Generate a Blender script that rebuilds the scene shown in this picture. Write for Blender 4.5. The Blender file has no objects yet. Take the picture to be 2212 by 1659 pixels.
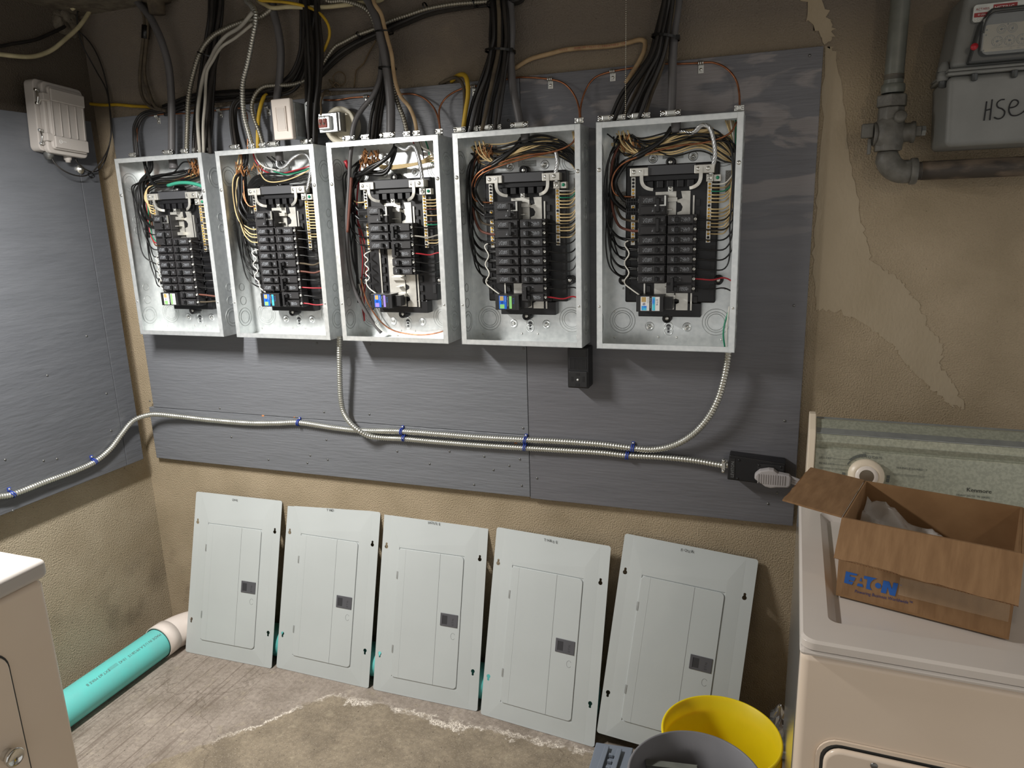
import bpy, math, random
import numpy as np
from mathutils import Vector, Matrix
PI = math.pi
RND = random.Random(7)
SC = bpy.context.scene
COL = SC.collection

# ------------------------------------------------------------------ camera, light, exposure
CAM = np.array([2.1047, -2.0121, 1.5715])
YAW, PITCH, ROLL, FPX = .3460, -.2292, .0315, 1530.65


def _rot(a, b, c):
    ca, sa, cb, sb, cc, sc = math.cos(a), math.sin(a), math.cos(b), math.sin(b), math.cos(c), math.sin(c)
    return (np.array([[ca, -sa, 0], [sa, ca, 0], [0, 0, 1]]) @ np.array([[1, 0, 0], [0, cb, -sb], [0, sb, cb]])
            @ np.array([[cc, 0, sc], [0, 1, 0], [-sc, 0, cc]]))


ROT = _rot(YAW, PITCH, ROLL)
cd = bpy.data.cameras.new('camera')
cd.sensor_width = 36
cd.lens = FPX / 2212 * 36
cd.clip_start = .02
co = bpy.data.objects.new('camera', cd)
COL.objects.link(co)
_m = Matrix.Identity(4)
for _i in range(3):
    _m[_i][0], _m[_i][1], _m[_i][2], _m[_i][3] = ROT[_i, 0], ROT[_i, 2], -ROT[_i, 1], CAM[_i]
co.matrix_world = _m
SC.camera = co

SC.view_settings.view_transform = 'Standard'
SC.view_settings.look = 'None'
SC.view_settings.gamma = 1
SC.view_settings.use_curve_mapping = False
SC.view_settings.exposure = 0.0

w = bpy.data.worlds.new('world')
SC.world = w
w.use_nodes = True
w.node_tree.nodes['Background'].inputs[0].default_value = (1, .985, .96, 1)
w.node_tree.nodes['Background'].inputs[1].default_value = .62


def lamp(name, kind, loc, energy, color, size, target=None, spread=None):
    ld = bpy.data.lights.new(name, kind)
    ld.energy = energy
    ld.color = color
    if kind == 'AREA':
        ld.shape = 'RECTANGLE'
        ld.size, ld.size_y = size
        if spread:
            ld.spread = spread
    else:
        ld.shadow_soft_size = size
    o = bpy.data.objects.new(name, ld)
    o.location = loc
    if kind == 'AREA':
        COL.objects.link(o)
        return o
    d = Vector(target or (loc[0], loc[1], 0)) - Vector(loc)
    o.rotation_euler = d.to_track_quat('-Z', 'Y').to_euler()
    COL.objects.link(o)
    return o


# the ceiling lamp up on the left (found from the shadows) and a dim warm bulb to the right
lamp('ceiling_lamp_light', 'AREA', (.50, -.98, 1.975), 50, (1, .98, .95), (.10, .46))
lamp('ceiling_bulb_light', 'POINT', (2.95, -2.3, 2.15), 9, (1, .87, .70), .04)


# ------------------------------------------------------------------ helpers
def at(px, py, x=None, y=None, z=None):
    """the point on a known plane that the photograph shows at a pixel"""
    d = ROT @ np.array([(px - 1106) / FPX, 1, (829.5 - py) / FPX])
    t = (y - CAM[1]) / d[1] if y is not None else (z - CAM[2]) / d[2] if z is not None else (x - CAM[0]) / d[0]
    return CAM + t * d


def rgb(r, g, b):
    f = lambda c: (c / 255 / 12.92) if c <= 10 else ((c / 255 + .055) / 1.055) ** 2.4
    return (f(r), f(g), f(b), 1)


MATS = {}


def M(name, c1, c2=None, scale=8., rough=.6, metal=0., bump=None, lo=.35, hi=.65, detail=6, stretch=(1, 1, 1), coat=0., trans=0., alpha=1., spec=.5, rough2=None, dist=0., ior=1.45, bdist=.002):
    m = bpy.data.materials.new(name)
    m.use_nodes = True
    nt = m.node_tree
    N, L = nt.nodes, nt.links
    b = N['Principled BSDF']
    b.inputs['Base Color'].default_value = c1 if len(c1) == 4 else (*c1, 1)
    b.inputs['Roughness'].default_value = rough
    b.inputs['Metallic'].default_value = metal
    b.inputs['Coat Weight'].default_value = coat
    b.inputs['Coat Roughness'].default_value = .12
    b.inputs['Transmission Weight'].default_value = trans
    b.inputs['Alpha'].default_value = alpha
    b.inputs['Specular IOR Level'].default_value = spec
    b.inputs['IOR'].default_value = ior
    tc = mp = None
    if c2 or bump:
        tc = N.new('ShaderNodeTexCoord')
        mp = N.new('ShaderNodeMapping')
        mp.inputs['Scale'].default_value = stretch
        L.new(tc.outputs['Object'], mp.inputs['Vector'])
    if c2:
        n = N.new('ShaderNodeTexNoise')
        n.inputs['Scale'].default_value = scale
        n.inputs['Detail'].default_value = detail
        n.inputs['Distortion'].default_value = dist
        L.new(mp.outputs[0], n.inputs['Vector'])
        r = N.new('ShaderNodeMapRange')
        r.inputs[1].default_value = lo
        r.inputs[2].default_value = hi
        L.new(n.outputs[0], r.inputs[0])
        mx = N.new('ShaderNodeMix')
        mx.data_type = 'RGBA'
        mx.inputs[6].default_value = c1 if len(c1) == 4 else (*c1, 1)
        mx.inputs[7].default_value = c2 if len(c2) == 4 else (*c2, 1)
        L.new(r.outputs[0], mx.inputs[0])
        L.new(mx.outputs[2], b.inputs['Base Color'])
        if rough2 is not None:
            rr = N.new('ShaderNodeMapRange')
            rr.inputs[3].default_value = rough
            rr.inputs[4].default_value = rough2
            L.new(r.outputs[0], rr.inputs[0])
            L.new(rr.outputs[0], b.inputs['Roughness'])
    if bump:
        n2 = N.new('ShaderNodeTexNoise')
        n2.inputs['Scale'].default_value = bump[0]
        n2.inputs['Detail'].default_value = bump[2] if len(bump) > 2 else 4
        L.new(mp.outputs[0], n2.inputs['Vector'])
        bp = N.new('ShaderNodeBump')
        bp.inputs['Strength'].default_value = bump[1]
        bp.inputs['Distance'].default_value = bdist
        L.new(n2.outputs[0], bp.inputs['Height'])
        L.new(bp.outputs[0], b.inputs['Normal'])
    MATS[name] = m
    return m


def layer(m, color, scale, lo, hi, amount=1., stretch=(1, 1, 1), zrange=None, axis=2, dist=0., coords='Object'):
    """mix one more noise-masked colour over a material's base colour"""
    nt = m.node_tree
    N, L = nt.nodes, nt.links
    b = N['Principled BSDF']
    src = b.inputs['Base Color'].links[0].from_socket if b.inputs['Base Color'].links else None
    tc = N.new('ShaderNodeTexCoord')
    mp = N.new('ShaderNodeMapping')
    mp.inputs['Scale'].default_value = stretch
    L.new(tc.outputs[coords], mp.inputs['Vector'])
    n = N.new('ShaderNodeTexNoise')
    n.inputs['Scale'].default_value = scale
    n.inputs['Detail'].default_value = 7
    n.inputs['Distortion'].default_value = dist
    L.new(mp.outputs[0], n.inputs['Vector'])
    r = N.new('ShaderNodeMapRange')
    r.inputs[1].default_value = lo
    r.inputs[2].default_value = hi
    r.inputs[4].default_value = amount
    L.new(n.outputs[0], r.inputs[0])
    fac = r.outputs[0]
    if zrange:
        sx = N.new('ShaderNodeSeparateXYZ')
        L.new(tc.outputs[coords], sx.inputs[0])
        r2 = N.new('ShaderNodeMapRange')
        r2.inputs[1].default_value = zrange[0]
        r2.inputs[2].default_value = zrange[1]
        L.new(sx.outputs[axis], r2.inputs[0])
        mu = N.new('ShaderNodeMath')
        mu.operation = 'MULTIPLY'
        L.new(fac, mu.inputs[0])
        L.new(r2.outputs[0], mu.inputs[1])
        fac = mu.outputs[0]
    mx = N.new('ShaderNodeMix')
    mx.data_type = 'RGBA'
    if src:
        L.new(src, mx.inputs[6])
    else:
        mx.inputs[6].default_value = b.inputs['Base Color'].default_value
    mx.inputs[7].default_value = color
    L.new(fac, mx.inputs[0])
    L.new(mx.outputs[2], b.inputs['Base Color'])
    return m


def cr(pts, step=.006):
    """points along a smooth curve through pts, about `step` apart"""
    p = np.array(pts, float)
    if len(p) < 3:
        n = max(2, int(np.linalg.norm(p[-1] - p[0]) / step) + 1)
        return p[0] + (p[-1] - p[0]) * np.linspace(0, 1, n)[:, None]
    q = np.vstack([2 * p[0] - p[1], p, 2 * p[-1] - p[-2]])
    out = []
    for i in range(1, len(q) - 2):
        a, b, c, d = q[i - 1:i + 3]
        n = max(2, int(np.linalg.norm(c - b) / step) + 1)
        t = np.linspace(0, 1, n, endpoint=False)[:, None]
        # centripetal-ish tangents, limited so that the curve does not overshoot
        lb = np.linalg.norm(c - b)
        m1 = (c - a) / (np.linalg.norm(c - a) + 1e-9) * lb
        m2 = (d - b) / (np.linalg.norm(d - b) + 1e-9) * lb
        out.append((2 * t**3 - 3 * t**2 + 1) * b + (t**3 - 2 * t**2 + t) * m1 + (-2 * t**3 + 3 * t**2) * c + (t**3 - t**2) * m2)
    out.append(q[-2][None])
    return np.vstack(out)


class MB:
    def __init__(s):
        s.v, s.f, s.s, s.m, s.n, s.cur = [], [], [], [], 0, 0
        s.xf = None

    def add(s, v, f, smooth=False):
        v = np.asarray(v, float)
        if s.xf is not None:
            v = v @ s.xf[0].T + s.xf[1]
        s.v.append(v)
        s.f += [tuple(i + s.n for i in q) for q in f]
        s.s += [smooth] * len(f)
        s.m += [s.cur] * len(f)
        s.n += len(v)
        return s

    def box(s, x0, x1, y0, y1, z0, z1):
        v = [(x, y, z) for z in (z0, z1) for y in (y0, y1) for x in (x0, x1)]
        return s.add(v, [(0, 2, 3, 1), (4, 5, 7, 6), (0, 1, 5, 4), (2, 6, 7, 3), (0, 4, 6, 2), (1, 3, 7, 5)])

    def hexa(s, v8):
        return s.add(v8, [(0, 2, 3, 1), (4, 5, 7, 6), (0, 1, 5, 4), (2, 6, 7, 3), (0, 4, 6, 2), (1, 3, 7, 5)])

    def tube(s, pts, r, n=8, caps=True, smooth=True):
        p = np.asarray(pts, float)
        k = len(p)
        r = np.full(k, r, float) if np.isscalar(r) else np.asarray(r, float)
        t = np.gradient(p, axis=0)
        t /= np.linalg.norm(t, axis=1)[:, None] + 1e-12
        ref = np.array([0, 0, 1.]) if abs(t[0][2]) < .9 else np.array([1., 0, 0])
        u = np.cross(t[0], ref)
        u /= np.linalg.norm(u)
        U = np.empty((k, 3))
        for i in range(k):
            u = u - t[i] * (u @ t[i])
            u /= np.linalg.norm(u) + 1e-12
            U[i] = u
        V = np.cross(t, U)
        a = np.linspace(0, 2 * PI, n, endpoint=False)
        ring = p[:, None] + r[:, None, None] * (np.cos(a)[None, :, None] * U[:, None] + np.sin(a)[None, :, None] * V[:, None])
        f = []
        for i in range(k - 1):
            b = i * n
            for j in range(n):
                j2 = (j + 1) % n
                f.append((b + j, b + j2, b + n + j2, b + n + j))
        s.add(ring.reshape(-1, 3), f, smooth)
        if caps:
            s.f += [tuple(s.n - k * n + j for j in range(n - 1, -1, -1)), tuple(s.n - n + j for j in range(n))]
            s.s += [False, False]
            s.m += [s.cur, s.cur]
        return s

    def cyl(s, p0, p1, r0, r1=None, n=16, caps=True, smooth=True):
        return s.tube([p0, p1], [r0, r0 if r1 is None else r1], n, caps, smooth)

    def lathe(s, prof, c, axis=(0, 0, 1), n=24, smooth=True, arc=1.):
        """prof: (radius, distance along the axis)"""
        ax = Vector(axis).normalized()
        u = ax.orthogonal().normalized()
        v = ax.cross(u)
        ax, u, v, c = map(np.array, (ax, u, v, c))
        a = np.linspace(0, 2 * PI * arc, n, endpoint=False)
        vs = [c + ax * h + r * (math.cos(t) * u + math.sin(t) * v) for r, h in prof for t in a]
        f = [(i * n + j, i * n + (j + 1) % n, (i + 1) * n + (j + 1) % n, (i + 1) * n + j) for i in range(len(prof) - 1) for j in range(n)]
        return s.add(vs, f, smooth)

    def torus(s, c, R, r, axis=(0, 0, 1), n=28, k=6, sx=1.):
        ax = Vector(axis).normalized()
        u = ax.orthogonal().normalized()
        v = ax.cross(u)
        ax, u, v, c = map(np.array, (ax, u, v, c))
        vs, f = [], []
        for i in range(n):
            t = 2 * PI * i / n
            d = math.cos(t) * u * sx + math.sin(t) * v
            for j in range(k):
                a = 2 * PI * j / k
                vs.append(c + d * (R + r * math.cos(a)) + ax * r * math.sin(a))
                f.append((i * k + j, ((i + 1) % n) * k + j, ((i + 1) % n) * k + (j + 1) % k, i * k + (j + 1) % k))
        return s.add(vs, f, True)

    def prism(s, poly, o, ux, uy, depth):
        """polygon in the plane (o, ux, uy), pushed by the vector depth"""
        o, ux, uy, d = map(lambda q: np.array(q, float), (o, ux, uy, depth))
        a = [o + ux * p[0] + uy * p[1] for p in poly]
        n = len(a)
        return s.add(a + [p + d for p in a], [tuple(range(n - 1, -1, -1)), tuple(range(n, 2 * n))] + [(i, (i + 1) % n, n + (i + 1) % n, n + i) for i in range(n)])

    def text(s, txt, size, o, right, up, align='LEFT', lift=0., shear=0., sx=1.):
        c = bpy.data.curves.new('t', 'FONT')
        c.body = txt
        c.size = size
        c.align_x = align
        c.resolution_u = 2
        c.shear = shear
        ob = bpy.data.objects.new('t', c)
        COL.objects.link(ob)
        me = bpy.data.meshes.new_from_object(ob.evaluated_get(bpy.context.evaluated_depsgraph_get()))
        r, u, o = Vector(right).normalized(), Vector(up).normalized(), Vector(o)
        nn = r.cross(u)
        s.add([np.array(o + r * v.co.x * sx + u * v.co.y + nn * lift) for v in me.vertices], [tuple(p.vertices) for p in me.polygons])
        bpy.data.objects.remove(ob)
        bpy.data.meshes.remove(me)
        bpy.data.curves.remove(c)
        return s

    def mesh(s, name, mats, org=(0, 0, 0)):
        me = bpy.data.meshes.new(name)
        v = np.vstack(s.v) - np.array(org)
        me.from_pydata(v.tolist(), [], s.f)
        me.polygons.foreach_set('use_smooth', s.s)
        me.polygons.foreach_set('material_index', s.m)
        for m in (mats if isinstance(mats, (list, tuple)) else [mats]):
            me.materials.append(MATS[m])
        me.update()
        return me


ORG = {}


def tag(o, label=None, cat=None, group=None, kind=None):
    if label:
        o['label'] = label
    if cat:
        o['category'] = cat
    if group:
        o['group'] = group
    if kind:
        o['kind'] = kind
    return o


def thing(name, label, cat, loc=(0, 0, 0), rot=None, group=None, local=False):
    """an Empty at the thing's base; its parts are drawn in room coordinates, or in its own when local"""
    o = bpy.data.objects.new(name, None)
    o.empty_display_size = .05
    o.location = loc
    if rot:
        o.rotation_euler = rot
    COL.objects.link(o)
    ORG[o.name] = (0, 0, 0) if local else tuple(loc)
    return tag(o, label, cat, group)


def put(mb, name, mats, parent=None, label=None, cat=None, group=None, kind=None, bevel=0., seg=2, loc=None):
    org = ORG[parent.name] if parent else (loc if loc is not None else tuple(np.vstack(mb.v).mean(0) * (1, 1, 0) + (0, 0, np.vstack(mb.v)[:, 2].min())))
    o = bpy.data.objects.new(name, mb.mesh(name, mats, org))
    COL.objects.link(o)
    if parent:
        o.parent = parent
        ORG[o.name] = org
    else:
        o.location = org
        ORG[o.name] = org
    if bevel:
        b = o.modifiers.new('bevel', 'BEVEL')
        b.width = bevel
        b.segments = seg
        b.limit_method = 'ANGLE'
        if seg > 2:
            o.data.polygons.foreach_set('use_smooth', [True] * len(o.data.polygons))
            b.harden_normals = True
        b.angle_limit = .7
    return tag(o, label, cat, group, kind)


def kids(o):
    return [c for c in COL.objects if c.parent == o]


def dup(o, parent):
    c = o.copy()
    COL.objects.link(c)
    c.parent = parent
    ORG[c.name] = ORG[parent.name]
    return c


def dup_tree(o, parent, table):
    c = dup(o, parent)
    for k in table.get(o.name, ()):
        dup_tree(k, c, table)
    return c
# ------------------------------------------------------------------ materials
M('stucco', rgb(172, 156, 131), rgb(152, 137, 112), 5, .95, bump=(240, .9, 3), bdist=.005, lo=.3, hi=.7)
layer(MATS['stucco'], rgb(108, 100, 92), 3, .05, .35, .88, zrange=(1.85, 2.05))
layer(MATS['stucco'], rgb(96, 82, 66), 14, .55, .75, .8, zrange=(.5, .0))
layer(MATS['stucco'], rgb(126, 113, 92), 2.2, .5, .72, .5)
layer(MATS['stucco'], rgb(70, 58, 46), 130, .69, .73, .6)
M('stucco_left', rgb(166, 154, 132), rgb(146, 133, 110), 5, .95, bump=(200, 1., 3), bdist=.005, lo=.3, hi=.7)
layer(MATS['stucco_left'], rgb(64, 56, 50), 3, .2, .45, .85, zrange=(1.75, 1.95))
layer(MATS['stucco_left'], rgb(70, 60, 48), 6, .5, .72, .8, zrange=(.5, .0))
layer(MATS['stucco_left'], rgb(60, 50, 40), 120, .67, .72, .7)
M('patch', rgb(172, 158, 135), rgb(156, 142, 118), 4, .9, bump=(120, .7, 6), stretch=(1, 1, .5), bdist=.003)
M('cement', rgb(120, 112, 98), rgb(90, 82, 70), 30, .95, bump=(60, 1., 5), bdist=.006)
M('concrete', rgb(160, 149, 138), rgb(138, 127, 116), 9, .88, bump=(120, .45, 8), lo=.3, hi=.7, bdist=.003)


def floor_zones(m):
    """a damp, yellower area towards the room, and the white crust that dried along its edge; broom marks by the left wall"""
    nt = m.node_tree
    N, L = nt.nodes, nt.links
    b = N['Principled BSDF']
    tc = N.new('ShaderNodeTexCoord')
    sx = N.new('ShaderNodeSeparateXYZ')
    L.new(tc.outputs['Object'], sx.inputs[0])

    def mth(op, a, bb=None, c=None):
        n = N.new('ShaderNodeMath')
        n.operation = op
        for k, q in enumerate((a, bb, c)):
            if q is None:
                continue
            if isinstance(q, (int, float)):
                n.inputs[k].default_value = q
            else:
                L.new(q, n.inputs[k])
        return n.outputs[0]

    def noise(scale, det=6, dist=0., vec=None):
        n = N.new('ShaderNodeTexNoise')
        n.inputs['Scale'].default_value = scale
        n.inputs['Detail'].default_value = det
        n.inputs['Distortion'].default_value = dist
        L.new(vec or tc.outputs['Object'], n.inputs[0])
        return n.outputs[0]

    def ramp(v, a, c, o0=0., o1=1.):
        r = N.new('ShaderNodeMapRange')
        r.inputs[1].default_value, r.inputs[2].default_value, r.inputs[3].default_value, r.inputs[4].default_value = a, c, o0, o1
        L.new(v, r.inputs[0])
        return r.outputs[0]

    def mix(f, col):
        mx = N.new('ShaderNodeMix')
        mx.data_type = 'RGBA'
        L.new(b.inputs['Base Color'].links[0].from_socket, mx.inputs[6])
        if hasattr(col, 'links'):
            L.new(col, mx.inputs[7])
        else:
            mx.inputs[7].default_value = col
        L.new(f, mx.inputs[0])
        L.new(mx.outputs[2], b.inputs['Base Color'])
    x, y = sx.outputs[0], sx.outputs[1]
    d = mth('MAXIMUM', mth('ADD', y, .235), mth('ADD', mth('ADD', y, 1.2), mth('MULTIPLY', x, -1.25)))
    d = mth('ADD', d, mth('MULTIPLY', mth('ADD', noise(9, 8), -.5), .15))
    d = mth('ADD', d, mth('MULTIPLY', mth('ADD', noise(60, 8), -.5), .07))
    wet = ramp(d, .012, -.012)
    cm = N.new('ShaderNodeMix')
    cm.data_type = 'RGBA'
    cm.inputs[6].default_value = rgb(146, 133, 111)
    cm.inputs[7].default_value = rgb(122, 110, 90)
    L.new(ramp(noise(11, 9), .38, .62), cm.inputs[0])
    mix(mth('MULTIPLY', wet, .8), cm.outputs[2])
    mix(mth('MULTIPLY', ramp(noise(24, 10), .60, .70), .32), rgb(186, 174, 150))
    mix(mth('MULTIPLY', ramp(noise(6, 10), .54, .68), .4), rgb(98, 88, 74))
    line = ramp(mth('ABSOLUTE', mth('ADD', d, -.006)), .016, .004)
    patchy = mth('MULTIPLY', ramp(noise(9, 4), .42, .54), ramp(noise(220, 5), .42, .52))
    mix(mth('MULTIPLY', mth('MULTIPLY', line, patchy), ramp(x, .5, .62)), rgb(232, 222, 208))
    # broom marks
    mp = N.new('ShaderNodeMapping')
    mp.inputs['Scale'].default_value = (1, .035, 1)
    mp.inputs['Rotation'].default_value = (0, 0, .10)
    L.new(tc.outputs['Object'], mp.inputs[0])
    br = ramp(noise(120, 6, .4, mp.outputs[0]), .54, .62)
    mix(mth('MULTIPLY', ramp(noise(70, 10), .40, .62), .30), rgb(88, 78, 68))
    mix(mth('MULTIPLY', ramp(noise(240, 4), .58, .66), .30), rgb(206, 194, 178))
    mix(mth('MULTIPLY', mth('MULTIPLY', br, .55), ramp(x, .62, .35)), rgb(96, 82, 72))
    mix(mth('MULTIPLY', ramp(noise(150, 3), .68, .70), .8), rgb(48, 40, 34))
    vo = N.new('ShaderNodeTexVoronoi')
    vo.feature = 'DISTANCE_TO_EDGE'
    vo.inputs['Scale'].default_value = 1.0
    vm = N.new('ShaderNodeVectorMath')
    vm.operation = 'ADD'
    nn = N.new('ShaderNodeTexNoise')
    nn.inputs['Scale'].default_value = 9
    nn.inputs['Detail'].default_value = 6
    L.new(tc.outputs['Object'], nn.inputs[0])
    vs = N.new('ShaderNodeVectorMath')
    vs.operation = 'SCALE'
    vs.inputs['Scale'].default_value = .16
    L.new(nn.outputs['Color'], vs.inputs[0])
    L.new(tc.outputs['Object'], vm.inputs[0])
    L.new(vs.outputs[0], vm.inputs[1])
    L.new(vm.outputs[0], vo.inputs['Vector'])
    mix(mth('MULTIPLY', ramp(vo.outputs['Distance'], .0030, .0005), .35), rgb(70, 58, 46))


floor_zones(MATS['concrete'])
M('salt', rgb(214, 204, 190), rgb(180, 166, 148), 60, .95, bump=(120, 1., 4), bdist=.003)
M('grey_paint', rgb(112, 114, 118), rgb(106, 108, 112), 4, .42, bump=(14, .55, 8), stretch=(1, 1, 9), bdist=.004, lo=.3, hi=.7)
M('grey_paint_worn', rgb(104, 104, 108), rgb(98, 98, 102), 4, .46, bump=(14, .5, 8), stretch=(1, 1, 9), bdist=.003)
layer(MATS['grey_paint_worn'], rgb(136, 131, 130), 2.4, .5, .55, .8, stretch=(1, 1, 4), zrange=(.75, .95), dist=1.6)
M('grey_paint_left_dimmed', rgb(90, 92, 96), rgb(85, 87, 91), 3, .4, bump=(9, .5, 8), stretch=(1, 1.5, 8), bdist=.005)  # same grey paint as the back boards, darkened to offset the close lamp
M('raw_wood', rgb(190, 130, 86), rgb(150, 96, 60), 40, .8)
M('galv', rgb(232, 235, 234), rgb(214, 218, 218), 70, .36, metal=.62, lo=.3, hi=.7, rough2=.30, bump=(120, .05))
M('galv_dull', rgb(176, 179, 178), rgb(156, 160, 158), 60, .45, metal=.5)
M('zinc', rgb(214, 214, 208), None, rough=.3, metal=.9)
M('steel_dark', rgb(120, 120, 118), None, rough=.4, metal=.8)
M('chrome', rgb(225, 225, 222), None, rough=.12, metal=1)
M('tinplate', rgb(222, 220, 212), rgb(200, 198, 190), 40, .38, metal=.65)
M('brass', rgb(212, 170, 84), None, rough=.3, metal=.85)
M('armour', rgb(198, 198, 190), None, rough=.3, metal=.85)
M('armour_dirty', rgb(150, 146, 134), None, rough=.4, metal=.8)
M('aluminium', rgb(205, 207, 208), None, rough=.3, metal=.85)
M('copper', rgb(184, 124, 90), rgb(144, 92, 64), 60, .35, metal=.8)
M('black_plastic', rgb(26, 26, 28), None, rough=.38)
M('breaker_black', rgb(44, 43, 44), None, rough=.5, bump=(400, .1))
M('toggle_black', rgb(20, 20, 21), None, rough=.35)
M('bezel_black', rgb(36, 36, 37), None, rough=.45)
M('dead_grey', rgb(72, 73, 76), None, rough=.5)
M('label_white', rgb(225, 226, 224), None, rough=.5)
M('print_white', rgb(200, 202, 204), None, rough=.6)
M('print_grey', rgb(120, 122, 122), None, rough=.7)
M('print_dark', rgb(92, 96, 92), None, rough=.7)
M('print_faint', rgb(142, 146, 136), None, rough=.7)
M('print_black', rgb(22, 22, 24), None, rough=.6)
M('print_navy', rgb(30, 50, 110), None, rough=.5)
M('print_blue', rgb(38, 92, 168), None, rough=.7)
M('print_red', rgb(150, 50, 52), None, rough=.6)
M('label_cyan', rgb(80, 205, 225), rgb(40, 120, 235), 60, .25)
M('label_blue', rgb(32, 100, 205), None, rough=.3)
M('label_green', rgb(140, 205, 120), None, rough=.4)
M('label_tan', rgb(190, 160, 100), None, rough=.5)
M('label_violet', rgb(150, 130, 205), None, rough=.3)
M('wire_black', rgb(24, 24, 24), None, rough=.32)
M('wire_white', rgb(228, 226, 216), None, rough=.35)
M('wire_cream', rgb(214, 190, 140), None, rough=.4)
M('wire_red', rgb(170, 40, 50), None, rough=.35)
M('wire_green', rgb(40, 140, 105), None, rough=.35)
M('wire_brown', rgb(104, 62, 50), None, rough=.6)
M('tape_green', rgb(60, 150, 124), None, rough=.4)
M('kraft_paper', rgb(165, 112, 66), rgb(96, 64, 38), 60, .9)
M('cable_black', rgb(30, 28, 27), rgb(40, 37, 34), 20, .5)
M('cable_sooty', rgb(46, 41, 36), rgb(30, 27, 24), 25, .8, bump=(200, .4))
M('cable_cloth', rgb(110, 94, 70), rgb(84, 70, 52), 30, .9, bump=(300, .6))
M('cable_old', rgb(92, 82, 66), rgb(64, 56, 46), 24, .9, bump=(300, .5))
M('cable_grey', rgb(96, 94, 94), rgb(84, 82, 82), 12, .45, bump=(40, .25))
M('cable_grey_light', rgb(170, 166, 156), rgb(140, 136, 126), 12, .6)
M('cable_cream', rgb(196, 186, 150), rgb(150, 140, 108), 12, .6)
M('cable_beige', rgb(186, 160, 122), rgb(150, 124, 92), 20, .7)
M('cable_yellow', rgb(200, 164, 44), rgb(160, 128, 36), 12, .5)
M('tie_black', rgb(14, 14, 14), None, rough=.35)
M('tie_blue', rgb(40, 66, 160), None, rough=.5)
M('cover_grey', rgb(186, 191, 190), rgb(180, 185, 184), 3, .5, bump=(600, .12), bdist=.001)
M('latch_grey', rgb(84, 84, 88), None, rough=.5)
M('latch_dark', rgb(54, 54, 57), None, rough=.6)
M('enamel_cream', rgb(228, 211, 192), rgb(222, 204, 184), 3, .28, coat=.3)
M('enamel_white', rgb(214, 206, 198), rgb(208, 199, 190), 4, .3, coat=.3)
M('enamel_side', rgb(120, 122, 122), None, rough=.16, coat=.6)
M('console_panel', rgb(168, 170, 154), rgb(152, 155, 140), 160, .38, metal=.25, lo=.42, hi=.58)
M('console_top', rgb(148, 152, 150), rgb(136, 140, 140), 40, .4, metal=.35)
M('almond', rgb(226, 212, 190), None, rough=.35)
M('brushed', rgb(205, 200, 185), None, rough=.25, metal=1)
M('cardboard', rgb(146, 113, 79), rgb(132, 100, 68), 30, .85, bump=(60, .3), stretch=(3, .6, .6))
M('cardboard_in', rgb(146, 112, 76), rgb(132, 99, 65), 16, .85, bump=(50, .25))
M('flute', rgb(120, 82, 48), None, rough=.9)
M('clear_film', rgb(225, 222, 218), None, rough=.12, alpha=.38)
M('tape_film', rgb(214, 190, 160), None, rough=.1, alpha=.18)
M('clear_hard', rgb(225, 228, 228), None, rough=.06, trans=.85, ior=1.3)
M('bucket_yellow', rgb(240, 205, 20), rgb(228, 190, 16), 6, .4, bump=(30, .1))
M('enamel_dimmed', rgb(190, 184, 178), rgb(184, 177, 170), 4, .35, coat=.2)  # clean lid enamel, its colour darkened to hold back the lamp's brightness
M('bucket_grey', rgb(120, 119, 122), rgb(108, 107, 110), 8, .5)
M('slate_plastic', rgb(116, 124, 136), None, rough=.5)
M('pvc_teal', rgb(100, 200, 194), rgb(108, 193, 188), 14, .42)
M('pvc_white', rgb(222, 212, 204), rgb(212, 200, 190), 10, .5)
M('pipe_grey', rgb(112, 114, 106), rgb(98, 100, 94), 30, .4, bump=(60, .15))
M('pipe_cast', rgb(108, 106, 100), rgb(88, 86, 80), 40, .5, bump=(120, .5))
M('pipe_brown', rgb(112, 98, 84), rgb(60, 54, 48), 30, .6, stretch=(.35, 1, 1), bump=(60, .3), lo=.4, hi=.6)
M('meter_grey', rgb(120, 121, 118), rgb(114, 115, 112), 20, .48, bump=(500, .1))
M('meter_dark', rgb(62, 64, 64), None, rough=.4)
M('dial_face', rgb(206, 188, 158), None, rough=.5)
M('enclosure_grey', rgb(176, 170, 164), rgb(168, 162, 156), 5, .45)
M('switch_white', rgb(226, 216, 206), None, rough=.35)
M('ring_cream', rgb(222, 216, 196), rgb(206, 198, 176), 20, .4)
M('fibre_red', rgb(140, 72, 62), None, rough=.6)
M('plug_grey', rgb(170, 166, 166), None, rough=.5)
M('foil', rgb(200, 200, 200), None, rough=.2, metal=.9)


def print_mat(name, base, ink, scale, sq):
    """tiny unreadable print in rows, as on the breakers' faces"""
    m = M(name, base, rough=.5)
    nt = m.node_tree
    N, L = nt.nodes, nt.links
    b = N['Principled BSDF']
    tc = N.new('ShaderNodeTexCoord')
    mp = N.new('ShaderNodeMapping')
    mp.inputs['Scale'].default_value = (sq, 1, 1)
    L.new(tc.outputs['Object'], mp.inputs[0])
    n = N.new('ShaderNodeTexNoise')
    n.inputs['Scale'].default_value = scale
    n.inputs['Detail'].default_value = 2
    L.new(mp.outputs[0], n.inputs[0])
    r = N.new('ShaderNodeMapRange')
    r.inputs[1].default_value = .53
    r.inputs[2].default_value = .62
    L.new(n.outputs[0], r.inputs[0])
    mx = N.new('ShaderNodeMix')
    mx.data_type = 'RGBA'
    mx.inputs[6].default_value = base
    mx.inputs[7].default_value = ink
    L.new(r.outputs[0], mx.inputs[0])
    L.new(mx.outputs[2], b.inputs['Base Color'])


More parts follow.
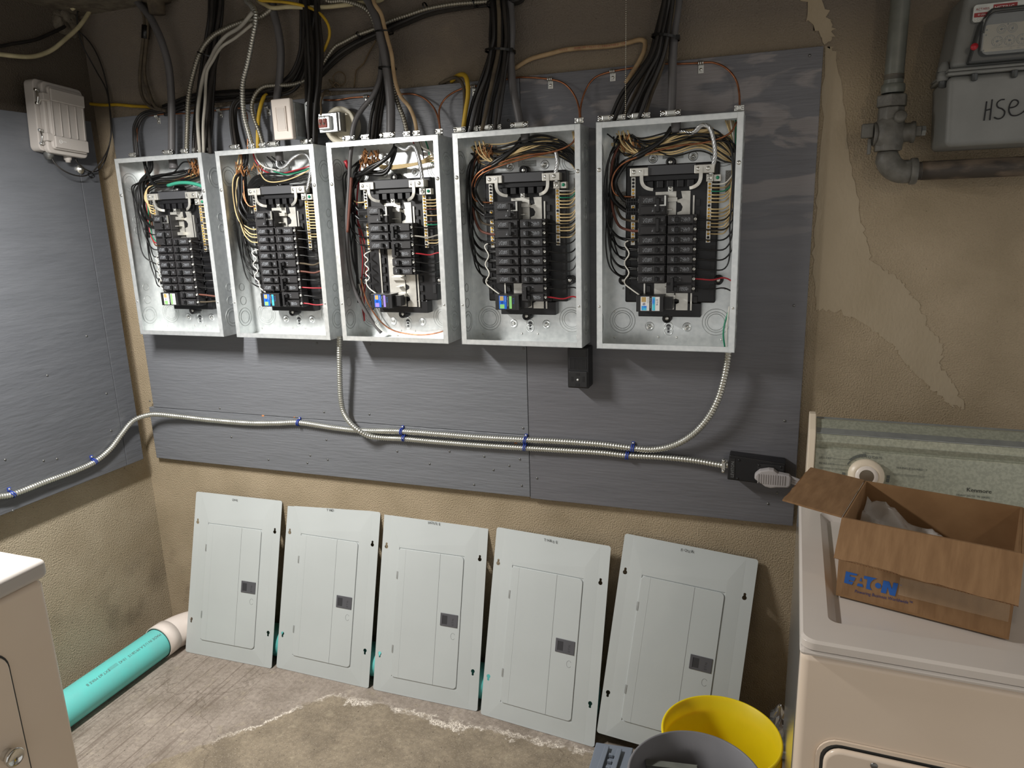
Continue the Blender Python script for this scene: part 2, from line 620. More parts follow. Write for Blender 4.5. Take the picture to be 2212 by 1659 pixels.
print_mat('fine_print', rgb(40, 40, 41), rgb(170, 174, 180), 460, 2.2)
print_mat('paper_print', rgb(205, 205, 200), rgb(120, 120, 118), 500, .6)

for k_, r_ in (('bucket_yellow', (.03, .02, .004)), ('bucket_grey', (.008, .008, .008))):
    b_ = MATS[k_].node_tree.nodes['Principled BSDF']
    b_.inputs['Subsurface Weight'].default_value = .45 if k_ == 'bucket_yellow' else .15
    b_.inputs['Subsurface Radius'].default_value = r_
    b_.inputs['Subsurface Scale'].default_value = 1.
# ------------------------------------------------------------------ the room
def struct(mb, name, mats, parent=None):
    o = put(mb, name, mats, parent, loc=(0, 0, 0))
    if not parent:
        o['kind'] = 'structure'
    return o


floor = struct(MB().box(-.25, 3.6, -3.4, .1, -.1, 0), 'floor', 'concrete')
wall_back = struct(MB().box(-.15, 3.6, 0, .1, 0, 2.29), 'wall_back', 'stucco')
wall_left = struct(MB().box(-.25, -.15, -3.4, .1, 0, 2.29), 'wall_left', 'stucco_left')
ceiling = struct(MB().box(-.25, 3.6, -3.4, .1, 2.29, 2.39), 'ceiling', 'cement')


def blob(poly, o, ux, uy, d, jitter, seed, sub=10):
    """a raised plaster skim with an irregular outline"""
    r = random.Random(seed)
    pts = []
    for i, a in enumerate(poly):
        b = poly[(i + 1) % len(poly)]
        for k in range(sub):
            t = k / sub
            pts.append((a[0] + (b[0] - a[0]) * t + r.uniform(-jitter, jitter), a[1] + (b[1] - a[1]) * t + r.uniform(-jitter, jitter)))
    return MB().prism(pts, o, ux, uy, d)


pp = [at(*p, y=0) for p in ((1772, 100), (1756, 400), (1744, 560), (1760, 668), (1813, 672), (1861, 697), (1926, 741), (1958, 786), (2006, 834), (2058, 878), (2082, 882), (2063, 834), (2031, 790), (2039, 745), (2006, 709), (1978, 645), (1942, 604), (1880, 560), (1862, 480), (1835, 330), (1805, 110))]
struct(blob([(max(p[0], 2.217) if p[2] < 1.965 else p[0], p[2]) for p in pp], (0, 0, 0), (1, 0, 0), (0, 0, 1), (0, -.0012, 0), .005, 3), 'plaster_patch', 'patch', wall_back)
pp = [at(*p, y=0) for p in ((1730, -20), (1752, 60), (1778, 96), (1802, 70), (1793, 40), (1775, -20))]
struct(blob([(max(p[0], 2.217) if p[2] < 1.965 else p[0], p[2]) for p in pp], (0, 0, 0), (1, 0, 0), (0, 0, 1), (0, -.003, 0), .008, 4, 8), 'plaster_patch', 'patch', wall_back)
# lump of mortar round the cable hole high on the left wall
mb = MB()
c0 = at(140, 50, x=-.15)
r = random.Random(5)
for k in range(9):
    a = 2 * PI * k / 9
    mb.lathe([(.004, .016), (.016 + r.random() * .008, .011), (.026 + r.random() * .008, 0)], c0 + np.array([0, math.cos(a) * .024, math.sin(a) * .016]), (1, r.uniform(-.4, .4), r.uniform(-.4, .4)), 9)
struct(mb, 'mortar_lump', 'cement', wall_left)
# ------------------------------------------------------------------ painted plywood
BY = -.02


def screw_head(parent, p, ax=(0, -1, 0), r=.0042, mat='steel_dark', name='screw'):
    mb = MB().lathe([(r, 0), (r * .95, .0012), (r * .5, .0022), (.0002, .0024)], p, ax, 10)
    return put(mb, name, mat, parent)


def board(name, label, x0, x1, z0, z1, mat, screws, group=None):
    t = thing(name, label, 'plywood board', ((x0 + x1) / 2, BY, z0), group=group)
    put(MB().box(x0, x1, BY, -.0005, z0, z1), 'sheet', mat, t, bevel=.0015)
    for px, py in screws:
        screw_head(t, at(px, py, y=BY), r=.0036)
    return t


board('plywood_board', 'large grey painted plywood sheet behind the four left electrical boxes', -.062, 1.4355, .917, 1.953, 'grey_paint',
      ((475, 882), (700, 890), (798, 895), (1130, 925), (799, 744), (685, 741), (1131, 753), (1098, 260), (324, 866)))
b = board('plywood_strip', 'long narrow grey painted plywood strip under the large sheet', -.085, 1.4355, .712, .9155, 'grey_paint',
          ((705, 950), (708, 993), (664, 1000), (928, 1002), (971, 975), (1046, 986), (1123, 992), (1024, 1047), (1127, 1049), (858, 975), (500, 944), (580, 993), (670, 984), (1066, 1015), (1100, 1006)))
mb = MB()
for (px, py, s) in ((568, 898, .006), (636, 901, .004), (920, 955, .005), (1114, 957, .006)):
    q = at(px, py, y=BY)
    mb = MB().prism([(-s, 0), (-s * .3, s * .5), (s, s * .3), (s * .7, -s * .4), (-s * .6, -s * .5)], q + np.array([0, -.0003, 0]), (1, 0, 0), (0, 0, 1), (0, .001, 0))
    put(mb, 'bare_chip', 'raw_wood', b, label='paint chip showing bare wood')
board('plywood_board', 'grey painted plywood sheet with pale grain streaks on the right', 1.437, 2.21, .708, 1.953, 'grey_paint_worn',
      ((1749, 120), (1715, 660), (1695, 909), (1679, 1065), (1160, 1033), (1659, 1088)))

LX = -.10   # face of the boards on the left wall


def board_left(name, label, y0, y1, z0, z1, screws, shear=.05):
    t = thing(name, label, 'plywood board', (LX, (y0 + y1) / 2, z0))
    put(MB().hexa([(LX - .018, y0, z0), (LX, y0, z0), (LX - .018, y1, z0), (LX, y1, z0), (LX - .018, y0, z1), (LX, y0, z1), (LX - .018, y1, z1), (LX, y1, z1)]), 'sheet', 'grey_paint_left_dimmed', t, bevel=.0015)
    for ya in ((y1 - .10, y0 + .02) if y1 - y0 > .2 else ((y0 + y1) / 2 - .015,)):
        put(MB().box(-.149, LX - .0185, ya, ya + .03, z0 + .02, z1 - .02), 'furring_strip', 'raw_wood', t)
    for px, py in screws:
        screw_head(t, at(px, py, x=LX), (1, 0, 0), .0036)
    return t


q0, q1 = at(311, 995, x=LX), at(0, 1112, x=LX)
QS = at(272, 985, x=LX)[1]
board_left('plywood_board', 'wide grey painted plywood sheet on the left wall, coarse grain', -1.30, QS - .001, .722, 1.94, ((102, 811), (11, 993), (28, 1103), (187, 726), (94, 995), (123, 991)))
board_left('plywood_strip', 'narrow grey painted plywood strip at the corner end of the left wall sheet', QS + .0005, q0[1], .722, 1.94, ((230, 850), (240, 930)))
# ------------------------------------------------------------------ load centres (five alike boxes)
BW, BH, BZ = .3635, .591, 1.806      # width, height, top
BX = [.036, .453, .862, 1.269, 1.674]
BF, BB = -.118, -.0205               # front edge and back
ROW0, PITCH_R = .199, .0254
NAMES = ['first', 'second', 'third', 'fourth', 'fifth']
PL = ['open grey steel electrical box beside the left corner, breakers to its foot',
      'open steel electrical box under the white light switch, brass neutral screws',
      'open steel electrical box in the middle with an empty breaker column',
      'open steel electrical box above the black vertical outlet, black and cream wires',
      'open steel electrical box at the right end, on the streaky plywood']


def UV(x0):
    return lambda u, y, v: np.array([x0 + u, y, BZ - v])


x0 = BX[0]
P_ = UV(x0)


def bx(mb, u0, u1, y0, y1, v0, v1):
    return mb.box(x0 + u0, x0 + u1, y0, y1, BZ - v1, BZ - v0)


def box_parts(t):
    """the steel enclosure, drawn on the first box"""
    mb = MB()
    bx(mb, 0, BW, BB - .0015, BB, 0, BH)
    put(mb, 'back_plate', 'galv', t)
    mb = bx(MB(), 0, .0015, BF, BB - .0016, 0, BH)
    bx(mb, 0, .0155, BF, BF + .0015, 0, BH)
    put(mb, 'side_panel', 'galv', t)
    mb = bx(MB(), BW - .0015, BW, BF, BB - .0016, 0, BH)
    bx(mb, BW - .0155, BW, BF, BF + .0015, 0, BH)
    put(mb, 'side_panel', 'galv', t)
    mb = bx(MB(), .0016, BW - .0016, BF, BB - .0016, 0, .0015)
    bx(mb, .0158, BW - .0158, BF, BF + .0015, 0, .0145)
    put(mb, 'top_panel', 'galv', t)
    mb = bx(MB(), .0016, BW - .0016, BF, BB - .0016, BH - .0015, BH)
    bx(mb, .0158, BW - .0158, BF, BF + .0015, BH - .0145, BH)
    put(mb, 'bottom_panel', 'galv', t)
    # knock-outs: pressed rings on the back, the sides
    yb = BB - .0016
    for u, v, r in ((.053, .526, .036), (.309, .526, .036), (.05, .085, .034), (.314, .085, .034)):
        mb = MB()
        for k in (1, .78, .62):
            mb.torus(P_(u, yb, v), r * k, .0008, (0, 1, 0), 30, 5)
        put(mb, 'knockout', 'galv_dull', t)
    for uu, nx in ((.0016, 1), (BW - .0016, -1), (BW + .0001, 1)):
        for v, r in ((.075, .031), (.20, .012), (.235, .012), (.43, .012), (.475, .014), (.53, .03)):
            mb = MB()
            for k in ((1, .68) if r > .02 else (1,)):
                mb.torus(P_(uu, -.068, v), r * k, .0009, (1, 0, 0), 26, 5)
            put(mb, 'knockout', 'galv_dull', t)
    # screw dishes and the keyhole of the back
    for u, v in ((.133, .090), (.237, .090), (.130, .541), (.233, .541)):
        mb = MB().lathe([(.0128, 0), (.0122, .0016), (.009, .002), (.0075, .0004), (.0, .0004)], P_(u, yb, v), (0, -1, 0), 20)
        o = put(mb, 'screw_dish', 'galv', t)
        screw_head(o, P_(u, yb - .0006, v), r=.005, mat='zinc')
    mb = MB().torus(P_(.182, yb, .540), .0115, .0014, (0, 1, 0), 20, 6)
    mb.torus(P_(.182, yb, .553), .0115, .0014, (0, 1, 0), 20, 6)
    put(mb, 'keyhole_rim', 'galv', t)
    mb = MB().lathe([(.0065, .0005), (0, .0006)], P_(.182, yb, .540), (0, -1, 0), 14)
    bx(mb, .179, .185, yb - .0006, yb, .54, .558)
    put(mb, 'keyhole', 'dead_grey', t)
    for u, v in ((.03, .575), (.155, .571), (.205, .571), (.325, .574), (.335, .05), (.03, .50), (.055, .435), (.33, .435)):
        put(MB().lathe([(.003, 0), (.0028, .001), (.001, .0014), (0, .0014)], P_(u, yb, v), (0, -1, 0), 8), 'rivet', 'zinc', t)
    for u in (.0078, BW - .0078):
        for v in (.118, .475):
            screw_head(t, P_(u, BF, v), r=.0055 if v < .2 else .003, mat='zinc', name='cover_screw')


def interior_parts(t):
    y0 = BB - .0017
    mb = bx(MB(), .066, .307, -.055, y0, .108, .470)
    put(mb, 'interior_tray', 'black_plastic', t, bevel=.004)
    put(bx(MB(), .103, .271, -.055, y0, .4705, .509), 'interior_tray_foot', 'black_plastic', t, bevel=.002)
    for u, v in ((.183, .104), (.181, .514), (.060, .41), (.313, .41)):
        mb = MB().lathe([(.0125, 0), (.0125, .032), (.0095, .034), (.0085, .030), (0, .030)], P_(u, y0, v), (0, -1, 0), 18)
        o = put(mb, 'mounting_boss', 'black_plastic', t)
        screw_head(o, P_(u, y0 - .030, v), r=.006, mat='zinc')
    # grey barrier bar between the lugs, step under it and the ribs
    put(bx(MB(), .128, .250, -.080, -.0555, .112, .136), 'barrier_bar', 'dead_grey', t, bevel=.001)
    put(bx(MB(), .110, .258, -.070, -.0555, .1365, .150), 'barrier_step', 'black_plastic', t, bevel=.001)
    for u in (.126, .152, .178, .204, .230):
        put(bx(MB(), u, u + .016, -.078, -.0555, .1505, .168), 'guard_block', 'black_plastic', t, bevel=.001)
    # bus stabs, lugs, bars
    for v0, v1 in ((.172, .186), (.20, .232), (.405, .44), (.45, .486)):
        pass
    mb = MB()
    poly = [(.212, .178), (.236, .178), (.236, .490), (.205, .490), (.205, .474), (.213, .470), (.213, .462), (.203, .458), (.203, .440), (.213, .434), (.213, .426), (.203, .420), (.203, .232), (.214, .228), (.217, .218), (.211, .208), (.203, .206), (.203, .200), (.216, .196)]
    mb.prism([(u, -v) for u, v in poly], P_(0, -.0575, 0), (1, 0, 0), (0, 0, 1), (0, .002, 0))
    put(mb, 'bus_plate', 'tinplate', t)
    put(bx(MB(), .146, .200, -.0575, -.0556, .178, .488), 'bus_plate', 'tinplate', t)
    for k in range(12):
        v = ROW0 + k * PITCH_R
        if k % 2 == 0:
            put(bx(MB(), .160, .204, -.072, -.0576, v - .005, v + .005), 'bus_stab', 'tinplate', t)
        else:
            put(bx(MB(), .176, .192, -.078, -.0576, v - .0012, v + .0012), 'bus_stab', 'tinplate', t)
    for u in (.118, .243):
        put(bx(MB(), u, u + .004, -.0605, -.0556, .19, .49), 'rail', 'tinplate', t)
        for k in range(10):
            v = .20 + k * .028
            mb = bx(MB(), u + .008, u + .018, -.061, -.0556, v, v + .017)
            put(mb, 'tray_rib', 'bezel_black', t)
    for u in (.073, .296):
        for k in range(9):
            v = .15 + k * .034
            put(bx(MB(), u - .003, u + .007, -.058, -.0552, v, v + .026), 'tray_rib', 'bezel_black', t)
    put(bx(MB(), .181, .193, -.078, -.0576, .166, .178), 'bus_screw_pad', 'zinc', t)
    screw_head(t, P_(.187, -.078, .172), r=.005, mat='zinc')
    # main lugs
    for a, b, s in ((.083, .130, 1), (.247, .296, -1)):
        o = put(bx(MB(), a, b, -.086, -.0556, .116, .137), 'lug_block', 'tinplate', t, bevel=.0012)
        for q in ((a + .010), (b - .018 if s > 0 else a + .034)):
            screw_head(o, P_(q, -.086, .126), r=.0055, mat='zinc')
        c = a + .031 if s > 0 else a + .016
        st = MB()
        pts = cr([P_(c, -.088, .120), P_(c, -.088, .150), P_(c + s * .006, -.086, .163), P_(c + s * .018, -.082, .170), P_(c + s * .028, -.076, .172)], .004)
        for k in range(len(pts) - 1):
            p, q = pts[k], pts[k + 1]
            d = (q - p) / np.linalg.norm(q - p)
            n = np.array([d[2], 0, -d[0]]) * .0045
            th = np.array([0, .0018, 0])
            st.hexa([p - n, p + n, p - n + th, p + n + th, q - n, q + n, q - n + th, q + n + th])
        put(st, 'lug_strap', 'tinplate', t)
    # neutral bars with brass screws
    for u, va, vb, mat in ((.0885, .138, .314, 'tinplate'), (.2845, .158, .311, 'tinplate')):
        o = put(bx(MB(), u - .0055, u + .0055, -.066, -.0556, va, vb), 'neutral_bar', mat, t)
        n = int((vb - va) / .0089)
        for k in range(n):
            v = va + .006 + k * .0089
            brass = not (u < .2 and k < 3) and k not in (6, 15)
            mb = MB().lathe([(.0034, 0), (.0034, .0022), (.0018, .0022), (.0014, .001), (0, .001)], P_(u, -.066, v), (0, -1, 0), 8)
            put(mb, 'neutral_screw', 'brass' if brass else 'black_plastic', o)
    o = put(bx(MB(), .276, .294, -.078, -.0662, .139, .158), 'neutral_lug', 'tinplate', t, bevel=.001)
    put(MB().lathe([(.006, 0), (.006, .003), (.003, .003), (.003, .001), (0, .001)], P_(.285, -.078, .149), (0, -1, 0), 12), 'lug_screw', 'zinc', o)
    o = put(bx(MB(), .2945, .312, -.074, -.0556, .141, .158), 'bonding_tab', 'tinplate', t, bevel=.0008)
    put(MB().lathe([(.0045, 0), (.0045, .0025), (0, .003)], P_(.304, -.074, .149), (0, -1, 0), 10), 'bonding_screw', 'wire_green', o, label='green bonding screw')
    # notices on the back plate
    put(bx(MB(), .158, .212, y0 - .0003, y0, .076, .093), 'notice_label', 'galv_dull', t)
    mb = MB().text('LISTED', .004, P_(.178, y0 - .0005, .081), (1, 0, 0), (0, 0, 1))
    mb.text('ENCLOSED PANELBOARD', .0036, P_(.163, y0 - .0005, .086), (1, 0, 0), (0, 0, 1))
    mb.text('ISSUE NO. A 10752', .0036, P_(.166, y0 - .0005, .091), (1, 0, 0), (0, 0, 1))
    mb.torus(P_(.174, y0 - .0004, .0795), .0032, .0004, (0, 1, 0), 12, 3)
    put(mb, 'lettering', 'print_dark', t)
    put(bx(MB(), .320, .345, y0 - .0003, y0, .13, .185), 'notice_label', 'paper_print', t)
    put(bx(MB(), .036, .062, y0 - .0003, y0, .172, .215), 'notice_label', 'paper_print', t)


BRK = {}


def breaker(t, side, row, poles=1, kind='std'):
    """side -1 left, +1 right; drawn on the first box, reused after that"""
    key = (side, poles, kind)
    v = ROW0 + row * PITCH_R
    if key not in BRK:
        m = lambda a, b: (a, b) if side < 0 else (.3635 - b + .0006, .3635 - a + .0006)
        vb = ROW0
        h = .0122

        def bb(mb, a, b, y0, y1, v0, v1):
            a, b = m(a, b)
            return bx(mb, a, b, y0, y1, v0, v1)
        v1 = vb + (poles - 1) * PITCH_R
        out = []
        body = bb(MB(), .1075, .1808, -.096, -.0625, vb - h, v1 + h)
        bb(body, .1145, .1785, -.1035, -.0961, vb - h + .0022, v1 + h - .0022) if poles == 1 else None
        if poles == 2:
            for q in (vb, v1):
                bb(body, .1145, .1785, -.1035, -.0961, q - h + .0022, q + h - .0022)
        out.append(('breaker', body, 'breaker_black', .0008, None))
        for i in range(poles):
            q = vb + i * PITCH_R
            mm = bb(MB(), .150, .1505, -.1042, -.1036, q - .008, q + .008)
            bb(mm, .162, .1625, -.1042, -.1036, q - .0085, q + .0085)
            bb(mm, .1555, .158, -.1042, -.1036, q - .003, q - .0015)
            out.append(('face_line', mm, 'print_grey', 0, None))
            if side < 0:
                tb = bb(MB(), .1555, .1625, -.113, -.1036, q - .0058, q + .0058)
                out.append(('toggle', tb, 'toggle_black', .001, None))
                out.append(('face_print', bb(MB(), .1215, .1465, -.1037, -.1035, q - .0052, q + .0056) if i == 0 else bb(MB(), .1435, .1475, -.1037, -.1035, q - .0045, q + .0045), 'fine_print', 0, None))
                out.append(('terminal', bb(MB(), .1066, .1074, -.092, -.078, q - .005, q + .005), 'zinc', 0, None))
                out.append(('rating', bb(MB(), .168, .1735, -.1037, -.1035, q - .003, q + .003), 'fine_print', 0, None))
            else:
                tb = bb(MB(), .151, .160, -.113, -.1036, q - .0062, q + .0062)
                out.append(('toggle', tb, 'toggle_black', .001, None))
                out.append(('face_print', bb(MB(), .1225, .1460, -.1037, -.1035, q - .0052, q + .0056) if i == poles - 1 else bb(MB(), .1435, .1475, -.1037, -.1035, q - .0045, q + .0045), 'fine_print', 0, None))
                out.append(('rating', bb(MB(), .162, .169, -.1037, -.1035, q - .0045, q + .0045), 'fine_print', 0, None))
                u = m(.1105, .1105)[0]
                sc = MB().lathe([(.0042, 0), (.0042, .0030), (.0022, .003), (.0018, .001), (0, .001)], P_(u, -.0962, q), (0, -1, 0), 10)
                out.append(('terminal_screw', sc, 'zinc', 0, None))
        if poles == 2:
            tb = bb(MB(), .1565 if side < 0 else .1605, .164 if side < 0 else .1675, -.117, -.1132 if side < 0 else -.1045, vb - .004, v1 + .004)
            out.append(('handle_tie', tb, 'bezel_black', .001, None))
        if kind == 'main':
            mm = bb(MB(), .1755, .1800, -.1062, -.1036, vb - h + .002, vb + h + .0)
            bb(mm, .151, .1800, -.1062, -.1036, vb + h + .0, vb + h + .0032)
            out.append(('retainer_clip', mm, 'zinc', 0, 'bright metal retainer clip'))
        root = None
        objs = []
        for (nm, mbx, mat, bev, lab) in out:
            o = put(mbx, nm, mat, t if root is None else root, label=lab, bevel=bev, seg=1)
            root = root or o
            objs.append(o)
        BRK[key] = objs
        o = objs[0]
        o.location = (0, 0, -(v - ROW0))
        return o
    objs = BRK[key]
    r2 = dup(objs[0], t)
    r2.location = (0, 0, -(v - ROW0))
    for c in objs[1:]:
        d = dup(c, r2)
        d.location = (0, 0, 0)
    return r2


def surge(t, k):
    """surge protector module at the foot of the left column"""
    va, vb = .4455, .489
    o = put(bx(MB(), .106, .178, -.108, -.0625, va, vb), 'surge_module', 'bezel_black', t, bevel=.001, label='surge protector module with a coloured label')
    put(bx(MB(), .178, .200, -.094, -.066, va + .006, vb - .006), 'module_foot', 'bezel_black', o)
    y = -.1086
    base = ('label_white', 'label_blue', 'label_blue', 'label_blue', 'label_white')[k]
    put(bx(MB(), .118, .141, y, -.1081, va + .003, vb - .003), 'module_label', base, o)
    put(bx(MB(), .148, .1685, y, -.1081, va + .003, vb - .003), 'module_label', 'label_white' if k in (0, 4) else 'bezel_black', o)
    put(bx(MB(), .1205, .132, y - .0003, y, va + .004, va + .017), 'label_picture', 'label_tan', o)
    put(bx(MB(), .1205, .134, y - .0003, y, vb - .016, vb - .004), 'label_square', ('label_green', 'label_green', 'label_violet', 'label_green', 'label_cyan')[k], o)
    put(bx(MB(), .149, .1565, y - .0003, y, va + .004, vb - .004), 'label_band', ('label_green', 'label_cyan', 'label_violet', 'label_green', 'label_cyan')[k], o)
    ld = MB().torus(P_(.127, y - .0003, va + .0225), .0022, .0006, (0, 1, 0), 12, 4, sx=1.2)
    put(ld, 'label_leaf', 'print_navy', o)
    d, up = (0, 0, -1), (1, 0, 0)
    mb = MB().text('E T\u00b7N', .0065, P_(.1595, y - .0004, va + .010), d, up)
    put(mb, 'lettering', 'print_blue' if k in (1, 2, 3) else 'print_navy', o)
    mb = MB().text('Surge Protection', .0040, P_(.1435, y - .0004, va + .006), d, up)
    put(mb, 'lettering', 'print_white', o)
    mb = MB().text('BRNSURGE', .0030, P_(.1365, y - .0004, va + .005), d, up)
    put(mb, 'lettering', 'print_dark' if base == 'label_white' else 'print_white', o)


panels = []
proto = thing('load_center', PL[0], 'electrical panel', (x0 + BW / 2, BB, BZ - BH), group='open electrical boxes in a row on the plywood')
box_parts(proto)
interior_parts(proto)
TABLE = {}
for c in COL.objects:
    if c.parent:
        TABLE.setdefault(c.parent.name, []).append(c)
panels.append(proto)
for i in range(1, 5):
    t = proto.copy()
    COL.objects.link(t)
    t.location = (BX[i] + BW / 2, BB, BZ - BH)
    ORG[t.name] = ORG[proto.name]
    t['label'] = PL[i]
    panels.append(t)
    for c in TABLE[proto.name]:
        dup_tree(c, t, TABLE)
LAY = [  # (side, row, poles, kind)
    [(-1, 0, 2, 'main'), (-1, 2, 2, 'std')] + [(-1, r, 1, 'std') for r in range(4, 10)] + [(1, r, 1, 'std') for r in range(3, 12)],
    [(-1, 0, 2, 'main')] + [(-1, r, 1, 'std') for r in range(2, 10)] + [(1, r, 1, 'std') for r in range(2, 6)] + [(1, r, 2, 'std') for r in (6, 8, 10)],
    [(-1, 0, 2, 'main')] + [(-1, r, 1, 'std') for r in (2, 3, 4)] + [(1, 2, 2, 'std'), (1, 4, 2, 'std'), (1, 6, 1, 'std'), (1, 7, 1, 'std')],
    [(-1, 0, 2, 'main'), (-1, 2, 2, 'std')] + [(-1, r, 1, 'std') for r in range(4, 9)] + [(1, r, 1, 'std') for r in range(2, 9)] + [(1, 9, 2, 'std')],
    [(-1, 0, 2, 'main'), (-1, 2, 2, 'std')] + [(-1, r, 1, 'std') for r in range(4, 9)] + [(1, r, 1, 'std') for r in range(2, 8)] + [(1, 8, 2, 'std')],
]
for i in range(5):
    for s_, r_, p_, k_ in LAY[i]:
        breaker(panels[i], s_, r_, p_, k_)
    surge(panels[i], i)     # drawn on the first box: parts hang from each box's own Empty
# ------------------------------------------------------------------ wiring inside the boxes (u, y, v on the first box, hung from each box)
def wire(t, pts, r, mat, label=None, name='wire', step=.009, n=6):
    p = cr([P_(*q) for q in pts], step)
    return put(MB().tube(p, r, n), name, mat, t, label=label)


R5 = random.Random(21)
J = lambda a: R5.uniform(-a, a)


def row_v(r):
    return ROW0 + r * PITCH_R


def left_wire(t, r, col='wire_black', top=(.05, .0), rad=.0021, dv=0, ug=None, lab=None):
    v = row_v(r) + dv
    ug = ug or .013 + R5.random() * .016
    y = -.045 - R5.random() * .035
    pts = [(.111, -.085, v), (.085, -.078, v + .001), (.055, -.066, v - .004), (ug + .012, y, v - .028), (ug, y, v - .075 - R5.random() * .02)]
    vv = pts[-1][2]
    while vv > .17:
        vv -= .07
        if vv > .12:
            pts.append((ug + J(.005), y + J(.006), vv))
    pts += [(ug + .008 + J(.004), y, .085), (top[0] + J(.016), -.06 + J(.012), .045), (top[0] + J(.012), -.06, top[1])]
    return wire(t, pts, rad, col, lab)


def main_wires(t, top, right=False, corr=True):
    """the two thick feeders to the two-pole main at the top of the left column"""
    for k in (0, 1):
        v = row_v(k) + .002
        ug = .042 - k * .012
        pts = [(.110, -.084, v), (.09, -.08, v), (.066, -.075, v - .006), (ug, -.07, v - .045), (ug + .004, -.068, .135)] + ([(ug + .03, -.066, .10), (.11, -.082, .078 + k * .008), (top[0] - .02, -.082, .05), (top[0] + .004 * k, -.068, .02)] if top[0] > .12 else [(ug + .010, -.066, .08), (top[0] - .012 + .01 * k, -.064, .035), (top[0] - .006 + .01 * k, -.064, .005)])
        wire(t, pts, .0056, 'wire_black', name='feeder_wire', n=8)
        if corr:
            mb = MB()
            for q in range(8):
                a = .075 + q * .0045
                bx(mb, a, a + .0022, -.091, -.071, v - .0085, v + .0085)
            bx(mb, .074, .112, -.093, -.088, v - .001, v + .001)
            put(mb, 'wire_boot', 'black_plastic', t)


def neutral_wire(t, k, col, rad=.0019, route='left', dv=0., lab=None, top=(.06, .03)):
    v = .164 + k * .0089
    ug = .343 + J(.006)
    y = -.05 - R5.random() * .02
    pts = [(.289, -.0665, v), (.305, -.064, v + .001), (.325, y, v - .002 + dv), (ug, y, v - .03)]
    vv = pts[-1][2]
    while vv > .16:
        vv -= .06
        pts.append((ug + J(.003), y, max(vv, .09)))
    if route == 'left':
        h = .030 + R5.random() * .045
        pts += [(ug - .014, y, .062 + J(.01)), (.29 + J(.01), y - .004, h), (.21 + J(.02), y - .004, h - .008 + J(.006)), (.13 + J(.02), y, h + .004 + J(.008)), (.075 + J(.02), y, h + J(.01)), (top[0] + J(.02), y, top[1] + J(.008))]
    else:
        pts += [(ug - .004, y, .06), (ug - .012 + J(.01), y, .012)]
    return wire(t, pts, rad, col, lab)


def right_wire(t, r, col='wire_black', rad=.0021, route='left', lab=None, top=(.07, .035), dv=0.):
    v = row_v(r) + dv
    ug = .345 + J(.004)
    y = -.062 - R5.random() * .02
    pts = [(.2535, -.091, v), (.27, -.088, v + .0015), (.30, -.08, v + .005 + J(.002)), (.33, y, v), (ug, y, v - .035)]
    vv = pts[-1][2]
    while vv > .16:
        vv -= .075
        pts.append((ug + J(.003), y, max(vv, .10)))
    if route == 'left':
        h = .028 + R5.random() * .04
        pts += [(ug - .012, y, .07 + J(.008)), (.295 + J(.01), y - .004, h), (.21 + J(.02), y - .006, h - .006), (.12 + J(.02), y, h + .008), (top[0] + J(.015), y, top[1] + J(.008))]
    elif route == 'down':
        pts = pts[:4] + [(.358, -.072, v + .014)]
    else:
        pts += [(ug - .004, y, .06), (ug - .012 + J(.01), y, .012)]
    return wire(t, pts, rad, col, lab)


def pigtail(t, vt, n=5, u0=.084, u1=.068, end=(.108, .4475)):
    pts = [(.095, -.068, vt), (u0 - .004, -.075, vt + .004)]
    vs = np.linspace(vt + .012, end[1] - .035, n)
    for k, v in enumerate(vs):
        pts.append(((u1 if k % 2 == 0 else u0), -.078 - .006 * (k % 2), v))
    pts += [(end[0] - .022, -.082, end[1] - .018), (end[0] + .006, -.084, end[1] + .001)]
    return wire(t, pts, .0019, 'wire_white', 'white coiled pigtail of the surge module')


def paper(t, u0, u1, v0, v1, n, seed):
    """torn brown paper wrap at the ends of the old cables"""
    r = random.Random(seed)
    mb = MB()
    for _ in range(n):
        u, v, y = r.uniform(u0, u1), r.uniform(v0, v1), r.uniform(-.085, -.045)
        l, wd = r.uniform(.008, .024), r.uniform(.0008, .003)
        a, b = r.uniform(-.5, .5), r.uniform(-.6, .6)
        d = np.array([math.sin(a), math.sin(b) * .7, -math.cos(a)])
        s = np.array([math.cos(a), r.uniform(-.5, .5), math.sin(a)]) * wd
        p = P_(u, y, v)
        q = p + d * l * .5 + np.array([r.uniform(-.003, .003), r.uniform(-.003, .003), 0])
        e = p + d * l
        th = np.array([0, .0004, 0])
        mb.hexa([p - s, p + s, p - s + th, p + s + th, q - s, q + s, q - s + th, q + s + th])
        mb.hexa([q - s, q + s, q - s + th, q + s + th, e - s * .3, e + s * .3, e - s * .3 + th, e + s * .3 + th])
    return put(mb, 'torn_paper_wrap', 'kraft_paper', t, kind='stuff')


def stranded(t, pts, r, mat='aluminium', twist=26, label='bare stranded neutral conductor'):
    """a twisted bare conductor: seven strands round one path"""
    p = cr([P_(*q) for q in pts], .004)
    k = len(p)
    tg = np.gradient(p, axis=0)
    tg /= np.linalg.norm(tg, axis=1)[:, None]
    s = np.concatenate([[0], np.cumsum(np.linalg.norm(np.diff(p, axis=0), axis=1))])
    nrm = np.array([0, 1., 0]) - tg * (tg @ np.array([0, 1., 0]))[:, None]
    nrm /= np.linalg.norm(nrm, axis=1)[:, None] + 1e-9
    bi = np.cross(tg, nrm)
    mb = MB()
    for q in range(7):
        a = 2 * PI * q / 7 + s * twist * 4
        mb.tube(p + r * .66 * (np.cos(a)[:, None] * nrm + np.sin(a)[:, None] * bi), r * .42, 5)
    return put(mb, 'stranded_conductor', mat, t, label=label)


